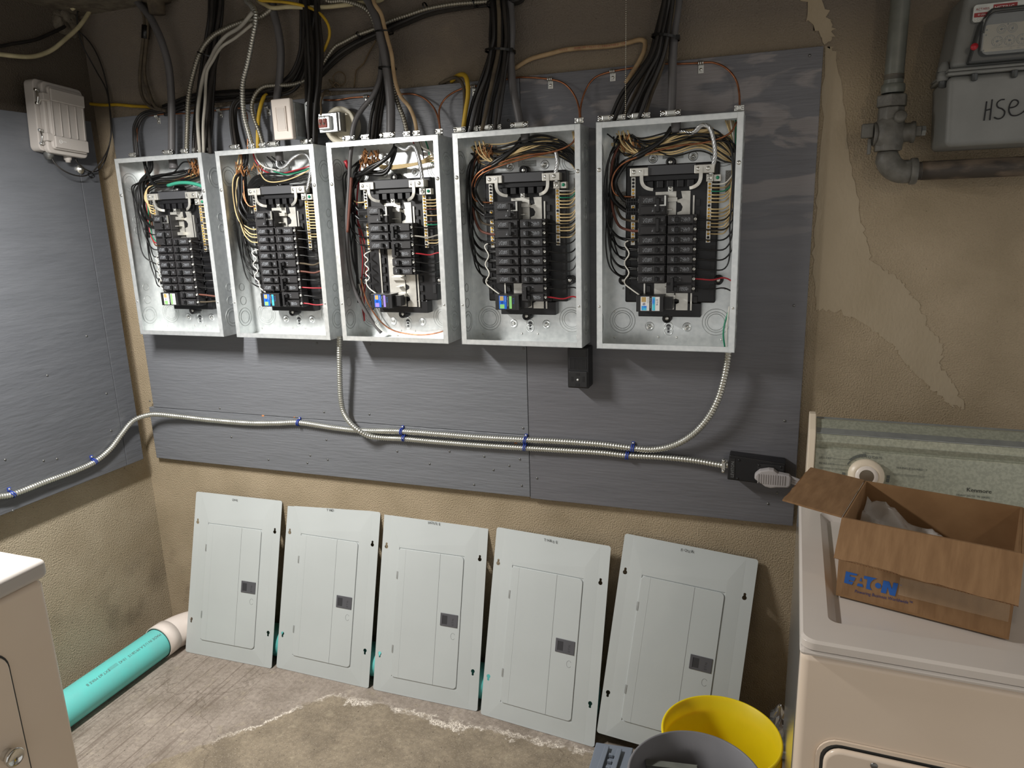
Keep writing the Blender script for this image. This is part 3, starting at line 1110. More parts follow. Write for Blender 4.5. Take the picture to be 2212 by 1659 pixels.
# ---- box 1
t = panels[0]
main_wires(t, (.10, 0), corr=False)
for r in (2, 4, 5, 6, 7, 8, 9):
    left_wire(t, r, top=(.25, .06))
for k in range(7):
    h = .050 + k * .006
    wire(t, [(.335, -.055 - .004 * k, .045 + .003 * k), (.27, -.06, h - .008 + J(.004)), (.20, -.062, h + .004 + J(.004)), (.12, -.064, h + .006), (.06, -.06, h + .03 + J(.006)), (.032 + J(.006), -.056, .16), (.026 + J(.008), -.05, .25 + J(.02))], .0022, 'wire_black')
wire(t, [(.33, -.07, .045), (.25, -.072, .02), (.20, -.072, .05), (.13, -.07, .055), (.075, -.07, .07), (.05, -.06, .12)], .0022, 'wire_black')
wire(t, [(.335, -.075, .112), (.31, -.08, .098), (.27, -.083, .088), (.22, -.082, .086), (.175, -.08, .092)], .0058, 'tape_green', 'thick wire wrapped in green tape', n=8)
wire(t, [(.176, -.08, .092), (.14, -.078, .093), (.11, -.074, .084), (.085, -.07, .045), (.072, -.066, .0)], .0052, 'wire_black', name='feeder_wire', n=8)
for k, c in enumerate(('wire_cream', 'wire_cream', 'wire_cream', 'wire_cream')):
    wire(t, [(.089, -.067, .155 + .009 * k), (.075, -.07, .152 + .008 * k), (.055 + .004 * k, -.068, .13), (.068, -.064, .098), (.10, -.06, .085), (.2, -.05, .07 + .004 * k), (.29 + .008 * k, -.055, .05), (.315, -.055, .025)], .0021, c)
wire(t, [(.108, -.08, row_v(3)), (.08, -.07, row_v(3) - .002), (.055, -.06, row_v(2)), (.05, -.055, .16), (.06, -.055, .10), (.2, -.05, .08), (.30, -.05, .03)], .0021, 'wire_green')
wire(t, [(.108, -.08, row_v(3) + .004), (.075, -.07, row_v(3) + .002), (.05, -.06, row_v(2)), (.046, -.055, .16), (.06, -.052, .10), (.21, -.05, .07), (.30, -.05, .03)], .0021, 'wire_red')
wire(t, [(.108, -.07, row_v(4) - .008), (.06, -.06, row_v(3) + .005), (.048, -.05, .2), (.052, -.045, .1), (.06, -.05, .0)], .0022, 'copper')
for k, u in enumerate((.03, .038)):
    wire(t, [(u + .02, -.045, .005), (u + .015, -.04, .08), (u, -.04, .15), (u + .012, -.045, .22)], .0022, 'copper')
for r in range(3, 10):
    right_wire(t, r, route='up')
wire(t, [(.2535, -.09, row_v(10)), (.28, -.088, row_v(10) + .002), (.345, -.07, row_v(10) + .012)], .0032, 'wire_brown', 'brown cloth wire')
wire(t, [(.2535, -.09, row_v(11)), (.28, -.088, row_v(11) + .0), (.345, -.07, row_v(11) - .004)], .0030, 'cable_old', 'frayed cloth wire')
for k in range(0, 16, 2):
    neutral_wire(t, k, 'wire_cream', route='up')
stranded(t, [(.31, -.062, .01), (.318, -.066, .06), (.312, -.07, .11), (.287, -.074, .142)], .0048)
pigtail(t, .318, 9, .092, .078)
paper(t, .268, .335, .012, .05, 90, 1)
mb = MB().lathe([(.013, 0), (.013, .03), (.016, .034), (.012, .04), (.0, .04)], P_(.20, -.07, .0), (0, 0, -1), 14)
put(mb, 'cable_end', 'cable_grey', t)

# ---- box 2
t = panels[1]
main_wires(t, (.075, 0))
for r in range(2, 10):
    left_wire(t, r, top=(.06, .03))
    if r < 4:
        left_wire(t, r, 'wire_cream', dv=-.008)
        left_wire(t, r, 'wire_cream', dv=.008)
for k in range(9):
    h = .062 + k * .004
    wire(t, [(.345, -.05, .075 + .002 * k), (.30, -.056, h + J(.004)), (.22, -.06, h + .012 + J(.004)), (.13, -.062, h + .01), (.075, -.058, h + .03), (.05 + J(.01), -.055, .16)], .0021, 'wire_black')
for k in range(5):
    wire(t, [(.06 + J(.01), -.05, .02), (.05 + J(.01), -.05 - .004 * k, .1), (.035 + J(.012), -.05, .2), (.03 + J(.012), -.052, row_v(4 + k) - .05), (.05, -.062, row_v(4 + k) - .010), (.085, -.078, row_v(4 + k) - .003), (.110, -.085, row_v(4 + k) - .002)], .0022, 'wire_black')
for k in (0, 1):
    wire(t, [(.089, -.067, .172), (.07, -.072, .168), (.052 + .005 * k, -.07, .14), (.050 + .005 * k, -.066, .08), (.054 + .004 * k, -.064, .0)], .0022, 'copper')
wire(t, [(.098, -.06, .0), (.105, -.06, .03), (.13, -.06, .06), (.18, -.06, .075), (.26, -.058, .065), (.33, -.05, .05)], .0022, 'wire_red')
wire(t, [(.103, -.06, .0), (.112, -.058, .03), (.14, -.06, .052), (.18, -.058, .062)], .0022, 'wire_white')
wire(t, [(.335, -.055, .055), (.28, -.06, .07), (.22, -.062, .078), (.17, -.06, .066)], .0021, 'wire_green')
wire(t, [(.11, -.06, .05), (.14, -.064, .092), (.20, -.066, .098), (.27, -.064, .082), (.33, -.055, .055)], .0020, 'wire_cream')
stranded(t, [(.20, -.064, .01), (.195, -.07, .05), (.22, -.074, .056), (.26, -.074, .03), (.30, -.072, .02), (.318, -.072, .05), (.305, -.074, .11), (.287, -.074, .142)], .0050)
for k in range(8):
    a = k * .8
    wire(t, [(.15 + .006 * k, -.06, .02 + .004 * (k % 3)), (.165 + .006 * k, -.05, .045), (.16 + .005 * k, -.056, .06)], .0019, 'wire_black')
for r in range(2, 12):
    c, rad = {6: ('cable_old', .003), 7: ('wire_brown', .0032), 9: ('wire_red', .0022), 11: ('wire_red', .0022)}.get(r, ('wire_black', .0021))
    right_wire(t, r, c, rad, route='down' if r in (6, 7) else 'up')
for k in range(14):
    neutral_wire(t, k, 'wire_cream', route='up')
pigtail(t, .305, 6, .086, .066)
paper(t, .04, .075, .03, .06, 50, 2)
paper(t, .10, .125, .035, .055, 14, 3)
put(MB().lathe([(.012, 0), (.012, .034), (.010, .038), (0, .038)], P_(.205, -.07, .0), (0, 0, -1), 14), 'cable_end', 'cable_grey', t)

# ---- box 3
t = panels[2]
main_wires(t, (.20, .03))
wire(t, [(.068, -.080, -.01), (.056, -.084, .05), (.048, -.087, .12), (.032, -.088, .22), (.022, -.085, .33), (.03, -.078, .43), (.07, -.06, .53), (.10, -.05, .575)], .0062, 'cable_grey', 'thick charcoal cable running down the left side', n=8)
wire(t, [(.06, -.09, .10), (.048, -.093, .18), (.034, -.094, .26)], .0045, 'wire_brown', 'brown strip along the thick cable')
for k in range(7):
    wire(t, [(.09 + J(.02), -.05, .04), (.05 + J(.01), -.05, .09), (.03 + J(.012), -.05 + J(.01), .2), (.028 + J(.014), -.05, .32), (.032 + J(.012), -.052, .42 + .01 * k)], .0021, 'wire_black')
for r in (2, 3, 4):
    left_wire(t, r, top=(.10, .04))
for k in range(3):
    c = ('wire_red', 'wire_brown', 'wire_red')[k]
    wire(t, [(.07, -.05, .06), (.045, -.05, .2), (.05 + .01 * k, -.045, .33), (.045 + .008 * k, -.045, .38), (.03 + .006 * k, -.04, .46), (.035, -.04, .54)], .0021, c)
wire(t, [(.04, -.05, .40), (.062, -.055, .48), (.12, -.05, .555), (.20, -.045, .578), (.29, -.05, .572), (.343, -.06, .545), (.346, -.06, .48)], .0022, 'copper')
wire(t, [(.035, -.055, .42), (.055, -.058, .50), (.11, -.055, .57), (.16, -.05, .583)], .0020, 'wire_white')
wire(t, [(.05, -.05, .39), (.075, -.055, .46), (.08, -.055, .50), (.068, -.05, .47)], .0019, 'wire_black')
for k in range(4):
    wire(t, [(.12, -.055, .05), (.15, -.06, .068 + .003 * k), (.21, -.062, .07 + .003 * k), (.27, -.06, .066 + .002 * k), (.325, -.055, .05 + .006 * k), (.343, -.05, .10)], .0021, 'wire_cream')
for k in (0, 1):
    wire(t, [(.20, -.06, .0), (.196 - .006 * k, -.064, .04), (.165, -.066, .082 + .008 * k), (.11, -.066, .086 + .006 * k), (.06, -.06, .09), (.05, -.06, .13)], .0050, 'wire_black', name='feeder_wire', n=8)
wire(t, [(.089, -.067, .172), (.06, -.072, .172), (.045, -.07, .16), (.04, -.06, .1)], .0022, 'wire_cream')
for k in range(3):
    wire(t, [(.25 + .02 * k, -.05, .0), (.262 + .02 * k, -.055, .03), (.272 + .02 * k, -.055, .06 + .004 * k), (.33, -.05, .05)], .0021, ('wire_red', 'wire_black', 'wire_green')[k])
wire(t, [(.285, -.07, .0), (.29, -.07, .025), (.315, -.068, .04), (.335, -.066, .08), (.342, -.062, .14)], .0030, 'cable_grey_light')
stranded(t, [(.205, -.07, .012), (.24, -.078, .03), (.265, -.082, .02), (.28, -.082, .045), (.288, -.08, .10), (.287, -.076, .142)], .0056)
for r, c, rd in ((2, 'wire_black', .0026), (3, 'cable_grey_light', .0026), (4, 'wire_black', .0022), (5, 'wire_red', .0022), (6, 'wire_black', .0024), (7, 'wire_black', .0021)):
    right_wire(t, r, c, rd, route='up' if r in (2, 4, 6) else 'down')
for k in (1, 2, 3, 4, 6, 8, 9, 10, 14, 15):
    neutral_wire(t, k, {8: 'wire_brown', 9: 'wire_green', 4: 'wire_brown'}.get(k, 'wire_cream'), route='up')
pigtail(t, .318, 7, .092, .076)
paper(t, .085, .135, .018, .06, 80, 4)
put(MB().cyl(P_(.04, -.085, .05), P_(.045, -.075, .075), .006, .0035, 10), 'wire_nut', 'wire_red', t)
put(MB().cyl(P_(.028, -.06, .06), P_(.03, -.05, .085), .006, .0035, 10), 'wire_nut', 'wire_red', t)

# ---- boxes 4 and 5
for i in (3, 4):
    t = panels[i]
    main_wires(t, (.185, .02))
    for r in range(4, 9):
        left_wire(t, r, top=(.05, .03))
    for k in range(5):
        wire(t, [(.06 + J(.03), -.05, .03), (.035 + J(.012), -.05 + J(.01), .10), (.024 + J(.01), -.052, .2), (.022 + J(.006), -.052, row_v(4 + k) - .05), (.045, -.06, row_v(4 + k) - .012), (.085, -.078, row_v(4 + k) - .003), (.110, -.085, row_v(4 + k) - .002)], .0022, 'wire_black')
    wire(t, [(.111, -.085, row_v(3) + .002), (.085, -.082, row_v(3)), (.05, -.07, row_v(2) + .01), (.03, -.062, .20), (.03, -.06, .10), (.05, -.058, .05)], .0036, 'wire_brown', 'brown cloth wire')
    wire(t, [(.111, -.085, row_v(2) + .002), (.085, -.08, row_v(2)), (.055, -.068, row_v(2) - .012), (.035, -.06, .18), (.032, -.055, .10), (.05, -.055, .04)], .0034, 'cable_old', 'frayed cloth wire')
    wire(t, [(.345, -.075, .018), (.33, -.082, .045), (.28, -.085, .062), (.20, -.086, .068), (.12, -.084, .084), (.06, -.08, .105), (.034, -.076, .14), (.04, -.072, .178), (.07, -.07, .187), (.092, -.067, .188)], .0026, 'copper')
    if i == 3:
        wire(t, [(.346, -.07, .03), (.31, -.08, .055), (.20, -.082, .075), (.11, -.08, .095), (.055, -.076, .118), (.04, -.07, .16), (.06, -.068, .19), (.092, -.067, .197)], .0024, 'copper')
    # top bundle
    for k in range(12 if i == 4 else 8):
        h = .026 + k * .005
        wire(t, [(.045 + J(.03), -.055, .04 + J(.02)), (.07 + J(.02), -.06, .075 + J(.01)), (.12, -.064, .072 + J(.01)), (.19, -.068 - .001 * k, h + .01), (.26, -.07, h + J(.006)), (.32, -.062, h + .03), (.344, -.055, .12 + J(.02)), (.347, -.052, .2 + J(.03))], .0020, 'wire_cream' if (i == 4 and k % 3 != 2) else ('wire_black' if i == 4 else 'wire_cream'))
    if i == 3:
        for k in range(9):
            h = .014 + k * .0045
            wire(t, [(.04 + J(.015), -.055, .05), (.075, -.062, .078 + J(.008)), (.13, -.068, .064 + J(.006)), (.20, -.074, h + .008), (.26, -.075, h + .006 + J(.004)), (.32, -.068, h + .04), (.345, -.06, .12 + J(.02))], .0021, 'wire_black')
    for k in range(3):
        wire(t, [(.05 + .012 * k, -.075, .02), (.062 + .012 * k, -.078, .055), (.10 + .01 * k, -.08, .078 + .004 * k), (.15, -.08, .066), (.21, -.078, .038 + .006 * k), (.29, -.074, .03)], .0021, 'wire_cream')
    for r in range(2, 11 if i == 3 else 10):
        if (i, r) in ((3, 10), (4, 8)):
            right_wire(t, r, 'wire_red', .0022, route='down')
        else:
            right_wire(t, r, route='left' if r < 8 else 'down')
    for k in range(16):
        if k in (6, 15):
            continue
        neutral_wire(t, k, 'wire_green' if k == 2 else 'wire_white' if k == 0 else 'wire_cream', route='left' if k % 2 else 'up')
    stranded(t, [(.205, -.07, .03), (.24, -.078, .038), (.262, -.084, .022), (.28, -.085, .028), (.292, -.085, .06), (.296, -.082, .10), (.286, -.078, .142)] if i == 4 else [(.286, -.08, .062), (.291, -.083, .09), (.284, -.08, .12), (.286, -.078, .142)], .0056)
    put(MB().lathe([(.0125, 0), (.0125, .03), (.010, .034), (0, .034)], P_(.197, -.07, .0), (0, 0, -1), 14), 'cable_end', 'cable_grey', t)
    pigtail(t, .298, 5, .082, .068)
    paper(t, .05, .105, .03, .06, 60 if i == 3 else 34, 6 + i)
t = panels[4]
wire(t, [(.343, -.08, .49), (.335, -.085, .52), (.333, -.09, .55), (.338, -.085, .585)], .0024, 'wire_green')
wire(t, [(.345, -.08, .475), (.342, -.085, .51), (.341, -.088, .55), (.342, -.085, .586)], .0022, 'wire_white')
# ------------------------------------------------------------------ cables above the boxes
RC = random.Random(33)


def path(pix):
    p = [at(q[0], q[1], y=q[2]) for q in pix]
    if pix[0][1] < 0:       # leaves the picture at the top: carried on to the ceiling
        p.insert(0, np.array([p[0][0], p[0][1], 2.2885]))
    if pix[-1][1] < 0:
        p.append(np.array([p[-1][0], p[-1][1], 2.2885]))
    return p


def cable(name, label, pts, r, mat, cat='cable', group=None, n=8, step=.012):
    return put(MB().tube(cr(pts, step), r, n), name, mat, None, label, cat, group)


def armoured(name, label, pts, r, mat='armour', pitch=.0078, group=None):
    p = cr(pts, .002)
    s = np.concatenate([[0], np.cumsum(np.linalg.norm(np.diff(p, axis=0), axis=1))])
    n = int(s[-1] / .0019)
    q = np.linspace(0, s[-1], n)
    p = np.stack([np.interp(q, s, p[:, i]) for i in range(3)], 1)
    # relax the sampling corners
    p[1:-1] = (p[:-2] + 2 * p[1:-1] + p[2:]) / 4
    ph = 2 * PI * q / pitch
    rr = r * (1 + .13 * np.clip(np.cos(ph) * 1.6, -1, 1))
    return put(MB().tube(p, rr, 10), name, mat, None, label, 'conduit', group)


def bundle(name, label, n, stations, r, mats, group, seed, clampy=None):
    """n single cables following left/right edges given at each station"""
    rr = random.Random(seed)
    ordn = ['second', 'third', 'fourth', 'fifth', 'sixth', 'seventh', 'eighth']
    for k in range(n):
        t0 = (k + .5) / n
        pts = []
        for j, (xl, xr, y, ya, yb) in enumerate(stations):
            t = min(1, max(0, t0 + rr.uniform(-.04, .04)))
            dep = ya + (yb - ya) * ((k * 2) % 3) / 2 + rr.uniform(-.002, .002)
            yy = y[0] + (y[1] - y[0]) * t if isinstance(y, tuple) else y
            pts.append(at(xl + (xr - xl) * t, yy, y=dep))
            if (max(y) if isinstance(y, tuple) else y) < 0:
                pts.insert(0 if j == 0 else len(pts), np.array([pts[-1][0], pts[-1][1], 2.2885]))
        tall = abs(pts[0][2] - pts[-1][2]) > abs(pts[0][0] - pts[-1][0]) or label.startswith(('black cable of the loop', 'black cable of the bend'))
        a, b = ('leftmost', 'rightmost') if tall else ('uppermost', 'lowest')
        c = 'from the left' if tall else 'from the top'
        lab = f'{a} {label}' if k == 0 else f'{b} {label}' if k == n - 1 else f'{ordn[k - 1]} {c}, {label}'
        cable(name, lab, pts, r * rr.uniform(.88, 1.08), mats[k % len(mats)], group=group)


def tie(label, px, py, w, y, slope=0., mat='tie_black', hgt=.0042, depth=.05, group=None):
    """a zip tie drawn round a bundle: a flat band with a square head"""
    c = at(px, py, y=y)
    e = at(px + w, py + slope * w, y=y)
    ctr = (c + e) / 2
    hw = np.linalg.norm(e - c) / 2
    ax = np.array([-(e - c)[2], 0, (e - c)[0]])
    ax /= np.linalg.norm(ax)
    t = thing('cable_tie', label, 'cable tie', tuple(ctr), group=group)
    d = (e - c) / np.linalg.norm(e - c)
    mb = MB()
    n = 20
    pts = [ctr + d * hw * math.cos(a) + np.array([0, 1, 0]) * depth / 2 * math.sin(a) for a in np.linspace(0, 2 * PI, n, endpoint=False)]
    vs, f = [], []
    for k, p in enumerate(pts):
        o = (p - ctr) / np.linalg.norm(p - ctr) * .0014
        vs += [p - ax * hgt / 2, p + ax * hgt / 2, p + o + ax * hgt / 2, p + o - ax * hgt / 2]
        a, b = k * 4, ((k + 1) % n) * 4
        f += [(a + q, b + q, b + (q + 1) % 4, a + (q + 1) % 4) for q in range(4)]
    mb.add(vs, f)
    put(mb, 'band', mat, t)
    h = ctr + d * hw * .93 - np.array([0, depth * .32, 0])
    s1, s2 = d * hgt * .8, ax * hgt * .8
    mb = MB().hexa([h - s1 - s2, h + s1 - s2, h - s1 - s2 + (0, .006, 0), h + s1 - s2 + (0, .006, 0), h - s1 + s2, h + s1 + s2, h - s1 + s2 + (0, .006, 0), h + s1 + s2 + (0, .006, 0)])
    put(mb, 'tie_head', mat, t)
    return t


# thick grey service cables, one into each box
S = .0118
for k, (px, lab, rr) in enumerate((
    ([(296, -8, -.03), (299, 5, -.035), (318, 28, -.05), (335, 57, -.06), (351, 95, -.065), (364, 142, -.065), (369, 190, -.065), (371, 253, -.068), (371, 331, -.07)], 'thick grey taped service cable dropping into the first electrical box', .0118),
    ([(588, -6, -.03), (590, 22, -.04), (599, 57, -.045), (606, 101, -.045), (606, 142, -.045), (603, 177, -.045), (598, 215, -.05), (597, 300, -.065), (597, 318, -.07)], 'thick grey service cable passing behind the white light switch', .0115),
    ([(784, -20, -.05), (795, 0, -.06), (806, 22, -.075), (815, 46, -.085), (822, 76, -.088), (829, 108, -.088), (836, 152, -.085), (841, 190, -.08), (844, 230, -.075), (844, 297, -.07)], 'thick grey service cable with two ties, dropping into the middle box', .0128),
    ([(1100, -12, -.04), (1102, 15, -.045), (1105, 63, -.05), (1103, 127, -.05), (1108, 190, -.055), (1118, 237, -.062), (1126, 279, -.07)], 'thick grey service cable beside the black bundle of the fourth box', .0112),
    ([(1466, -12, -.05), (1463, 20, -.055), (1457, 63, -.06), (1453, 127, -.062), (1452, 190, -.066), (1450, 248, -.07)], 'thick grey service cable dropping straight into the fifth box', .0108))):
    cable('service_cable', lab, path(px), rr, 'cable_grey', n=12)

# black bundles
B1 = 'black cables bunched above the first box'
bundle('power_cable', 'sooty black cable of the bunch dropping into the first box', 6,
       [(452, 484, -8, -.02, -.05), (448, 480, 45, -.03, -.06), (436, 470, 120, -.03, -.06), (424, 466, 200, -.035, -.065), (418, 460, 270, -.04, -.075), (414, 452, 332, -.055, -.085)], .0056, ['cable_black', 'cable_sooty', 'cable_black'], B1, 1)
cable('old_cable', 'brown cloth cable at the right of the first bunch', path([(476, 90, -.07), (466, 130, -.075), (456, 180, -.08), (449, 250, -.08), (455, 332, -.08)]), .0065, 'cable_sooty')
bundle('power_cable', 'black cable of the loop into the first box at its left', 3,
       [(400, 402, (222, 232), -.024, -.03), (335, 340, (236, 246), -.03, -.034), (304, 312, (244, 254), -.035, -.04), (288, 300, (268, 276), -.05, -.055), (287, 296, 296, -.062, -.07), (291, 300, 340, -.07, -.075)], .0042, ['cable_black'], 'black loop into the first box', 2)
bundle('power_cable', 'black cable of the bend into the second box at its left', 4,
       [(565, 575, (202, 214), -.022, -.03), (520, 527, (206, 222), -.028, -.036), (500, 514, (224, 236), -.035, -.045), (497, 512, 262, -.045, -.06), (505, 522, 326, -.06, -.08)], .0046, ['cable_black', 'cable_sooty'], 'black bend into the second box', 3)
bundle('power_cable', 'black cable of the level run behind the light switch', 5,
       [(352, 356, (228, 250), -.008, -.03), (420, 424, (202, 228), -.008, -.032), (490, 494, (196, 220), -.008, -.034), (570, 574, (188, 213), -.01, -.036), (620, 638, (162, 196), -.012, -.04), (644, 668, (116, 134), -.015, -.045), (648, 680, 60, -.02, -.05), (646, 688, -8, -.02, -.055)], .0048, ['cable_black', 'cable_sooty'], 'level black run above the board', 4)
bundle('power_cable', 'black cable of the bunch between switch and transformer', 6,
       [(650, 690, -8, -.03, -.06), (652, 694, 40, -.04, -.07), (657, 697, 110, -.05, -.08), (660, 693, 180, -.055, -.085), (660, 686, 240, -.06, -.09), (663, 684, 313, -.06, -.085)], .0056, ['cable_sooty', 'cable_black', 'cable_sooty'], 'bunch between switch and transformer', 5)
bundle('power_cable', 'black cable of the sweep under the climbing armoured conduit', 4,
       [(688, 694, (156, 168), -.02, -.04), (722, 727, (118, 134), -.02, -.04), (760, 764, (93, 108), -.02, -.04), (812, 814, (68, 82), -.02, -.04), (870, 872, (42, 56), -.02, -.04), (930, 932, (18, 33), -.02, -.04), (1000, 1002, (5, 20), -.02, -.04), (1064, 1066, (-3, 10), -.02, -.045), (1130, 1134, (-18, -4), -.02, -.05)], .0050, ['cable_black', 'cable_black', 'cable_sooty'], 'black sweep up to the right', 6)
cable('power_cable', 'thick charcoal cable swinging into the left of the middle box', path([(826, 80, -.055), (824, 130, -.058), (820, 170, -.06), (806, 206, -.065), (782, 236, -.07), (766, 266, -.078), (758, 310, -.082)]), .0078, 'cable_grey')
bundle('power_cable', 'black cable of the fan over the middle box', 4,
       [(824, 836, 90, -.03, -.05), (823, 834, 150, -.035, -.05), (813, 832, 200, -.04, -.055), (800, 826, 250, -.05, -.065), (794, 818, 306, -.06, -.08)], .0056, ['cable_black', 'cable_sooty'], 'fan over the middle box', 7)
bundle('power_cable', 'black cable of the tied bundle into the fourth box', 9,
       [(1056, 1094, -8, -.03, -.07), (1060, 1098, 30, -.035, -.08), (1058, 1102, 80, -.04, -.085), (1054, 1100, 112, -.045, -.085), (1040, 1094, 160, -.05, -.09), (1018, 1086, 220, -.05, -.09), (1003, 1078, 288, -.055, -.085)], .0056, ['cable_black', 'cable_black', 'cable_sooty', 'cable_black', 'cable_old'], 'tied bundle of the fourth box', 8)
bundle('power_cable', 'black cable of the tied bundle into the fifth box', 9,
       [(1434, 1458, -8, -.04, -.09), (1427, 1454, 30, -.045, -.09), (1414, 1446, 80, -.05, -.095), (1400, 1440, 120, -.05, -.095), (1372, 1428, 160, -.055, -.09), (1340, 1412, 205, -.055, -.09), (1310, 1394, 262, -.055, -.085)], .0052, ['cable_black', 'cable_sooty', 'cable_black', 'cable_old', 'cable_black'], 'tied bundle of the fifth box', 9)

# single cables
cable('old_cable', 'left of two old cloth cables taped together at the far left', path([(304, -4, -.02), (306, 19, -.02), (312, 41, -.022), (311, 73, -.024), (305, 127, -.02), (302, 174, -.02), (309, 212, -.02), (330, 234, -.03), (352, 238, -.034)]), .0052, 'cable_old')
cable('old_cable', 'right of two old cloth cables taped together at the far left', path([(314, -4, -.02), (315, 19, -.022), (318, 41, -.024), (318, 73, -.026), (313, 127, -.024), (312, 160, -.022), (322, 200, -.022), (336, 230, -.03), (360, 240, -.034)]), .0056, 'cable_old')
put(MB().tube(path([(315, 55, -.024), (314, 84, -.025)]), .0125, 12), 'tape_wrap', 'tie_black', None, 'black tape wrap binding the two old cloth cables', 'tape')
cable('grey_cable', 'pale grey flat cable curving down into the first box, upper one', path([(546, 26, -.09), (519, 58, -.092), (487, 79, -.094), (466, 105, -.096), (455, 128, -.098), (443, 152, -.098), (433, 196, -.098), (427, 253, -.096), (432, 330, -.092)]), .0058, 'cable_grey_light')
cable('grey_cable', 'pale grey flat cable curving down into the first box, lower one', path([(545, 52, -.10), (508, 82, -.105), (478, 102, -.108), (459, 132, -.11), (447, 156, -.112), (443, 222, -.11), (439, 270, -.106), (440, 330, -.10)]), .0046, 'cable_grey_light')
cable('white_cable', 'cream cable running right along the ceiling edge', path([(556, 2, -.05), (572, 10, -.055), (587, 17, -.055), (622, 15, -.05), (690, 16, -.045), (744, 11, -.04), (790, 4, -.04), (830, -8, -.04)]), .0062, 'cable_cream')
cable('yellow_cable', 'yellow cable arching over the cables at the top', path([(556, -4, -.06), (580, 2, -.06), (608, 4, -.055), (641, 9, -.055), (674, 19, -.055), (695, 33, -.055), (709, 54, -.055), (712, 76, -.055), (706, 95, -.055), (699, 110, -.05)]), .0042, 'cable_yellow')
cable('yellow_cable', 'yellow cable running from the grey enclosure to the old cables', path([(172, 222, -.012), (200, 225, -.012), (225, 227, -.012), (253, 226, -.012), (285, 229, -.012), (318, 231, -.014), (345, 236, -.012)]), .0052, 'cable_yellow')
cable('yellow_cable', 'yellow cable bending down beside the light switch', path([(577, 204, -.03), (570, 210, -.04), (564, 226, -.05), (559, 250, -.06), (557, 285, -.068), (557, 322, -.07)]), .0062, 'cable_yellow')
cable('yellow_cable', 'yellow cable looping over into the fourth box', path([(975, 176, -.008), (985, 166, -.02), (1000, 161, -.045), (1008, 170, -.06), (1011, 203, -.065), (1006, 239, -.068), (999, 289, -.07)]), .0066, 'cable_yellow')
cable('old_cable', 'dark cable looping beside the yellow one into the fourth box', path([(950, 182, -.005), (968, 172, -.02), (985, 168, -.04), (998, 180, -.055), (1003, 200, -.06), (1003, 240, -.064), (1001, 289, -.066)]), .0048, 'cable_old')
cable('beige_cable', 'beige cable beside the thick grey one, bending into the middle box', path([(806, -6, -.08), (809, 8, -.085), (823, 30, -.09), (831, 60, -.095), (838, 87, -.098), (846, 117, -.098), (850, 152, -.095), (856, 184, -.09), (866, 209, -.085), (884, 231, -.08), (896, 260, -.075), (902, 297, -.07)]), .0058, 'cable_beige')
cable('beige_cable', 'beige cloth cable arching across the bare wall between the bundles', path([(1112, 148, -.012), (1145, 128, -.014), (1184, 117, -.014), (1219, 108, -.014), (1266, 103, -.014), (1314, 100, -.014), (1355, 93, -.016), (1380, 86, -.02), (1393, 90, -.026), (1392, 108, -.03), (1384, 127, -.034), (1371, 149, -.04), (1352, 180, -.05)]), .0062, 'cable_beige')
cable('thin_cable', 'thin grey cable sagging along the top edge of the board', path([(684, 200, -.03), (712, 194, -.025), (744, 193, -.024), (787, 192, -.024), (815, 189, -.028)]), .0042, 'cable_grey')
cable('thin_wire', 'thin brown twisted wire hanging down from the black sweep', path([(812, 88, -.03), (800, 108, -.012), (793, 122, -.01), (785, 138, -.01), (770, 152, -.01), (767, 170, -.01), (765, 190, -.01)]), .0022, 'cable_cloth')
cable('thin_wire', 'tangle of thin brown wire above the transformer', path([(716, 198, -.012), (722, 176, -.014), (719, 166, -.02), (731, 155, -.014), (743, 160, -.012), (746, 176, -.02), (737, 185, -.02), (722, 180, -.012), (711, 172, -.02), (720, 185, -.025), (735, 192, -.02), (728, 178, -.03), (716, 190, -.02), (712, 205, -.02)]), .0018, 'cable_cloth')
cable('bell_wire', 'brown bell wire running down to the transformer', path([(712, 196, -.02), (703, 196, -.05), (697, 208, -.09), (693, 222, -.115), (694, 236, -.130), (693, 248, -.138)]), .0030, 'cable_cloth')
cable('grey_cable', 'thick pale cable sweeping across the upper left corner', [(-.10, -1.2, at(-30, 112, x=-.10)[2] + .02), at(-30, 112, x=-.10), at(32, 121, x=-.095), at(72, 122, x=-.09), at(110, 109, x=-.09), at(142, 84, x=-.09), at(171, 57, x=-.085), at(193, 25, x=-.08), at(205, -4, x=-.085), (-.09, -.08, 2.2885)], .0068, 'cable_cream')
cable('black_cable', 'black cable running into the mortar lump high on the left', [(-.125, -1.2, at(-30, 101, x=-.125)[2] - .03), at(-30, 101, x=-.125), at(30, 94, x=-.125), at(75, 86, x=-.125), at(110, 72, x=-.128), at(135, 60, x=-.132), at(146, 54, x=-.15)], .0052, 'cable_black')
cable('thin_cable', 'thin black cable from the ceiling past the enclosure, outer strand', [(-.10, -.045, 2.2885), at(168, 22, x=-.10), at(167, 50, x=-.105), at(176, 92, x=-.11)] + path([(206, 150, -.022), (228, 190, -.022), (236, 225, -.026), (240, 255, -.034), (241, 282, -.045), (234, 320, -.06), (216, 352, -.10)]) + [at(196, 374, x=-.085), at(170, 380, x=-.06), at(140, 370, x=-.05), at(118, 352, x=-.058), at(108, 332, x=-.066)], .0022, 'cable_black')
cable('thin_cable', 'thin black cable from the mortar lump past the enclosure, inner strand', [at(150, 56, x=-.146), at(178, 74, x=-.13)] + path([(203, 105, -.012), (222, 150, -.012), (233, 198, -.012), (238, 245, -.024), (240, 290, -.036), (232, 330, -.05), (222, 356, -.085)]) + [at(208, 370, x=-.088), at(185, 366, x=-.07), at(168, 352, x=-.064), at(159, 336, x=-.068)], .0022, 'cable_black')

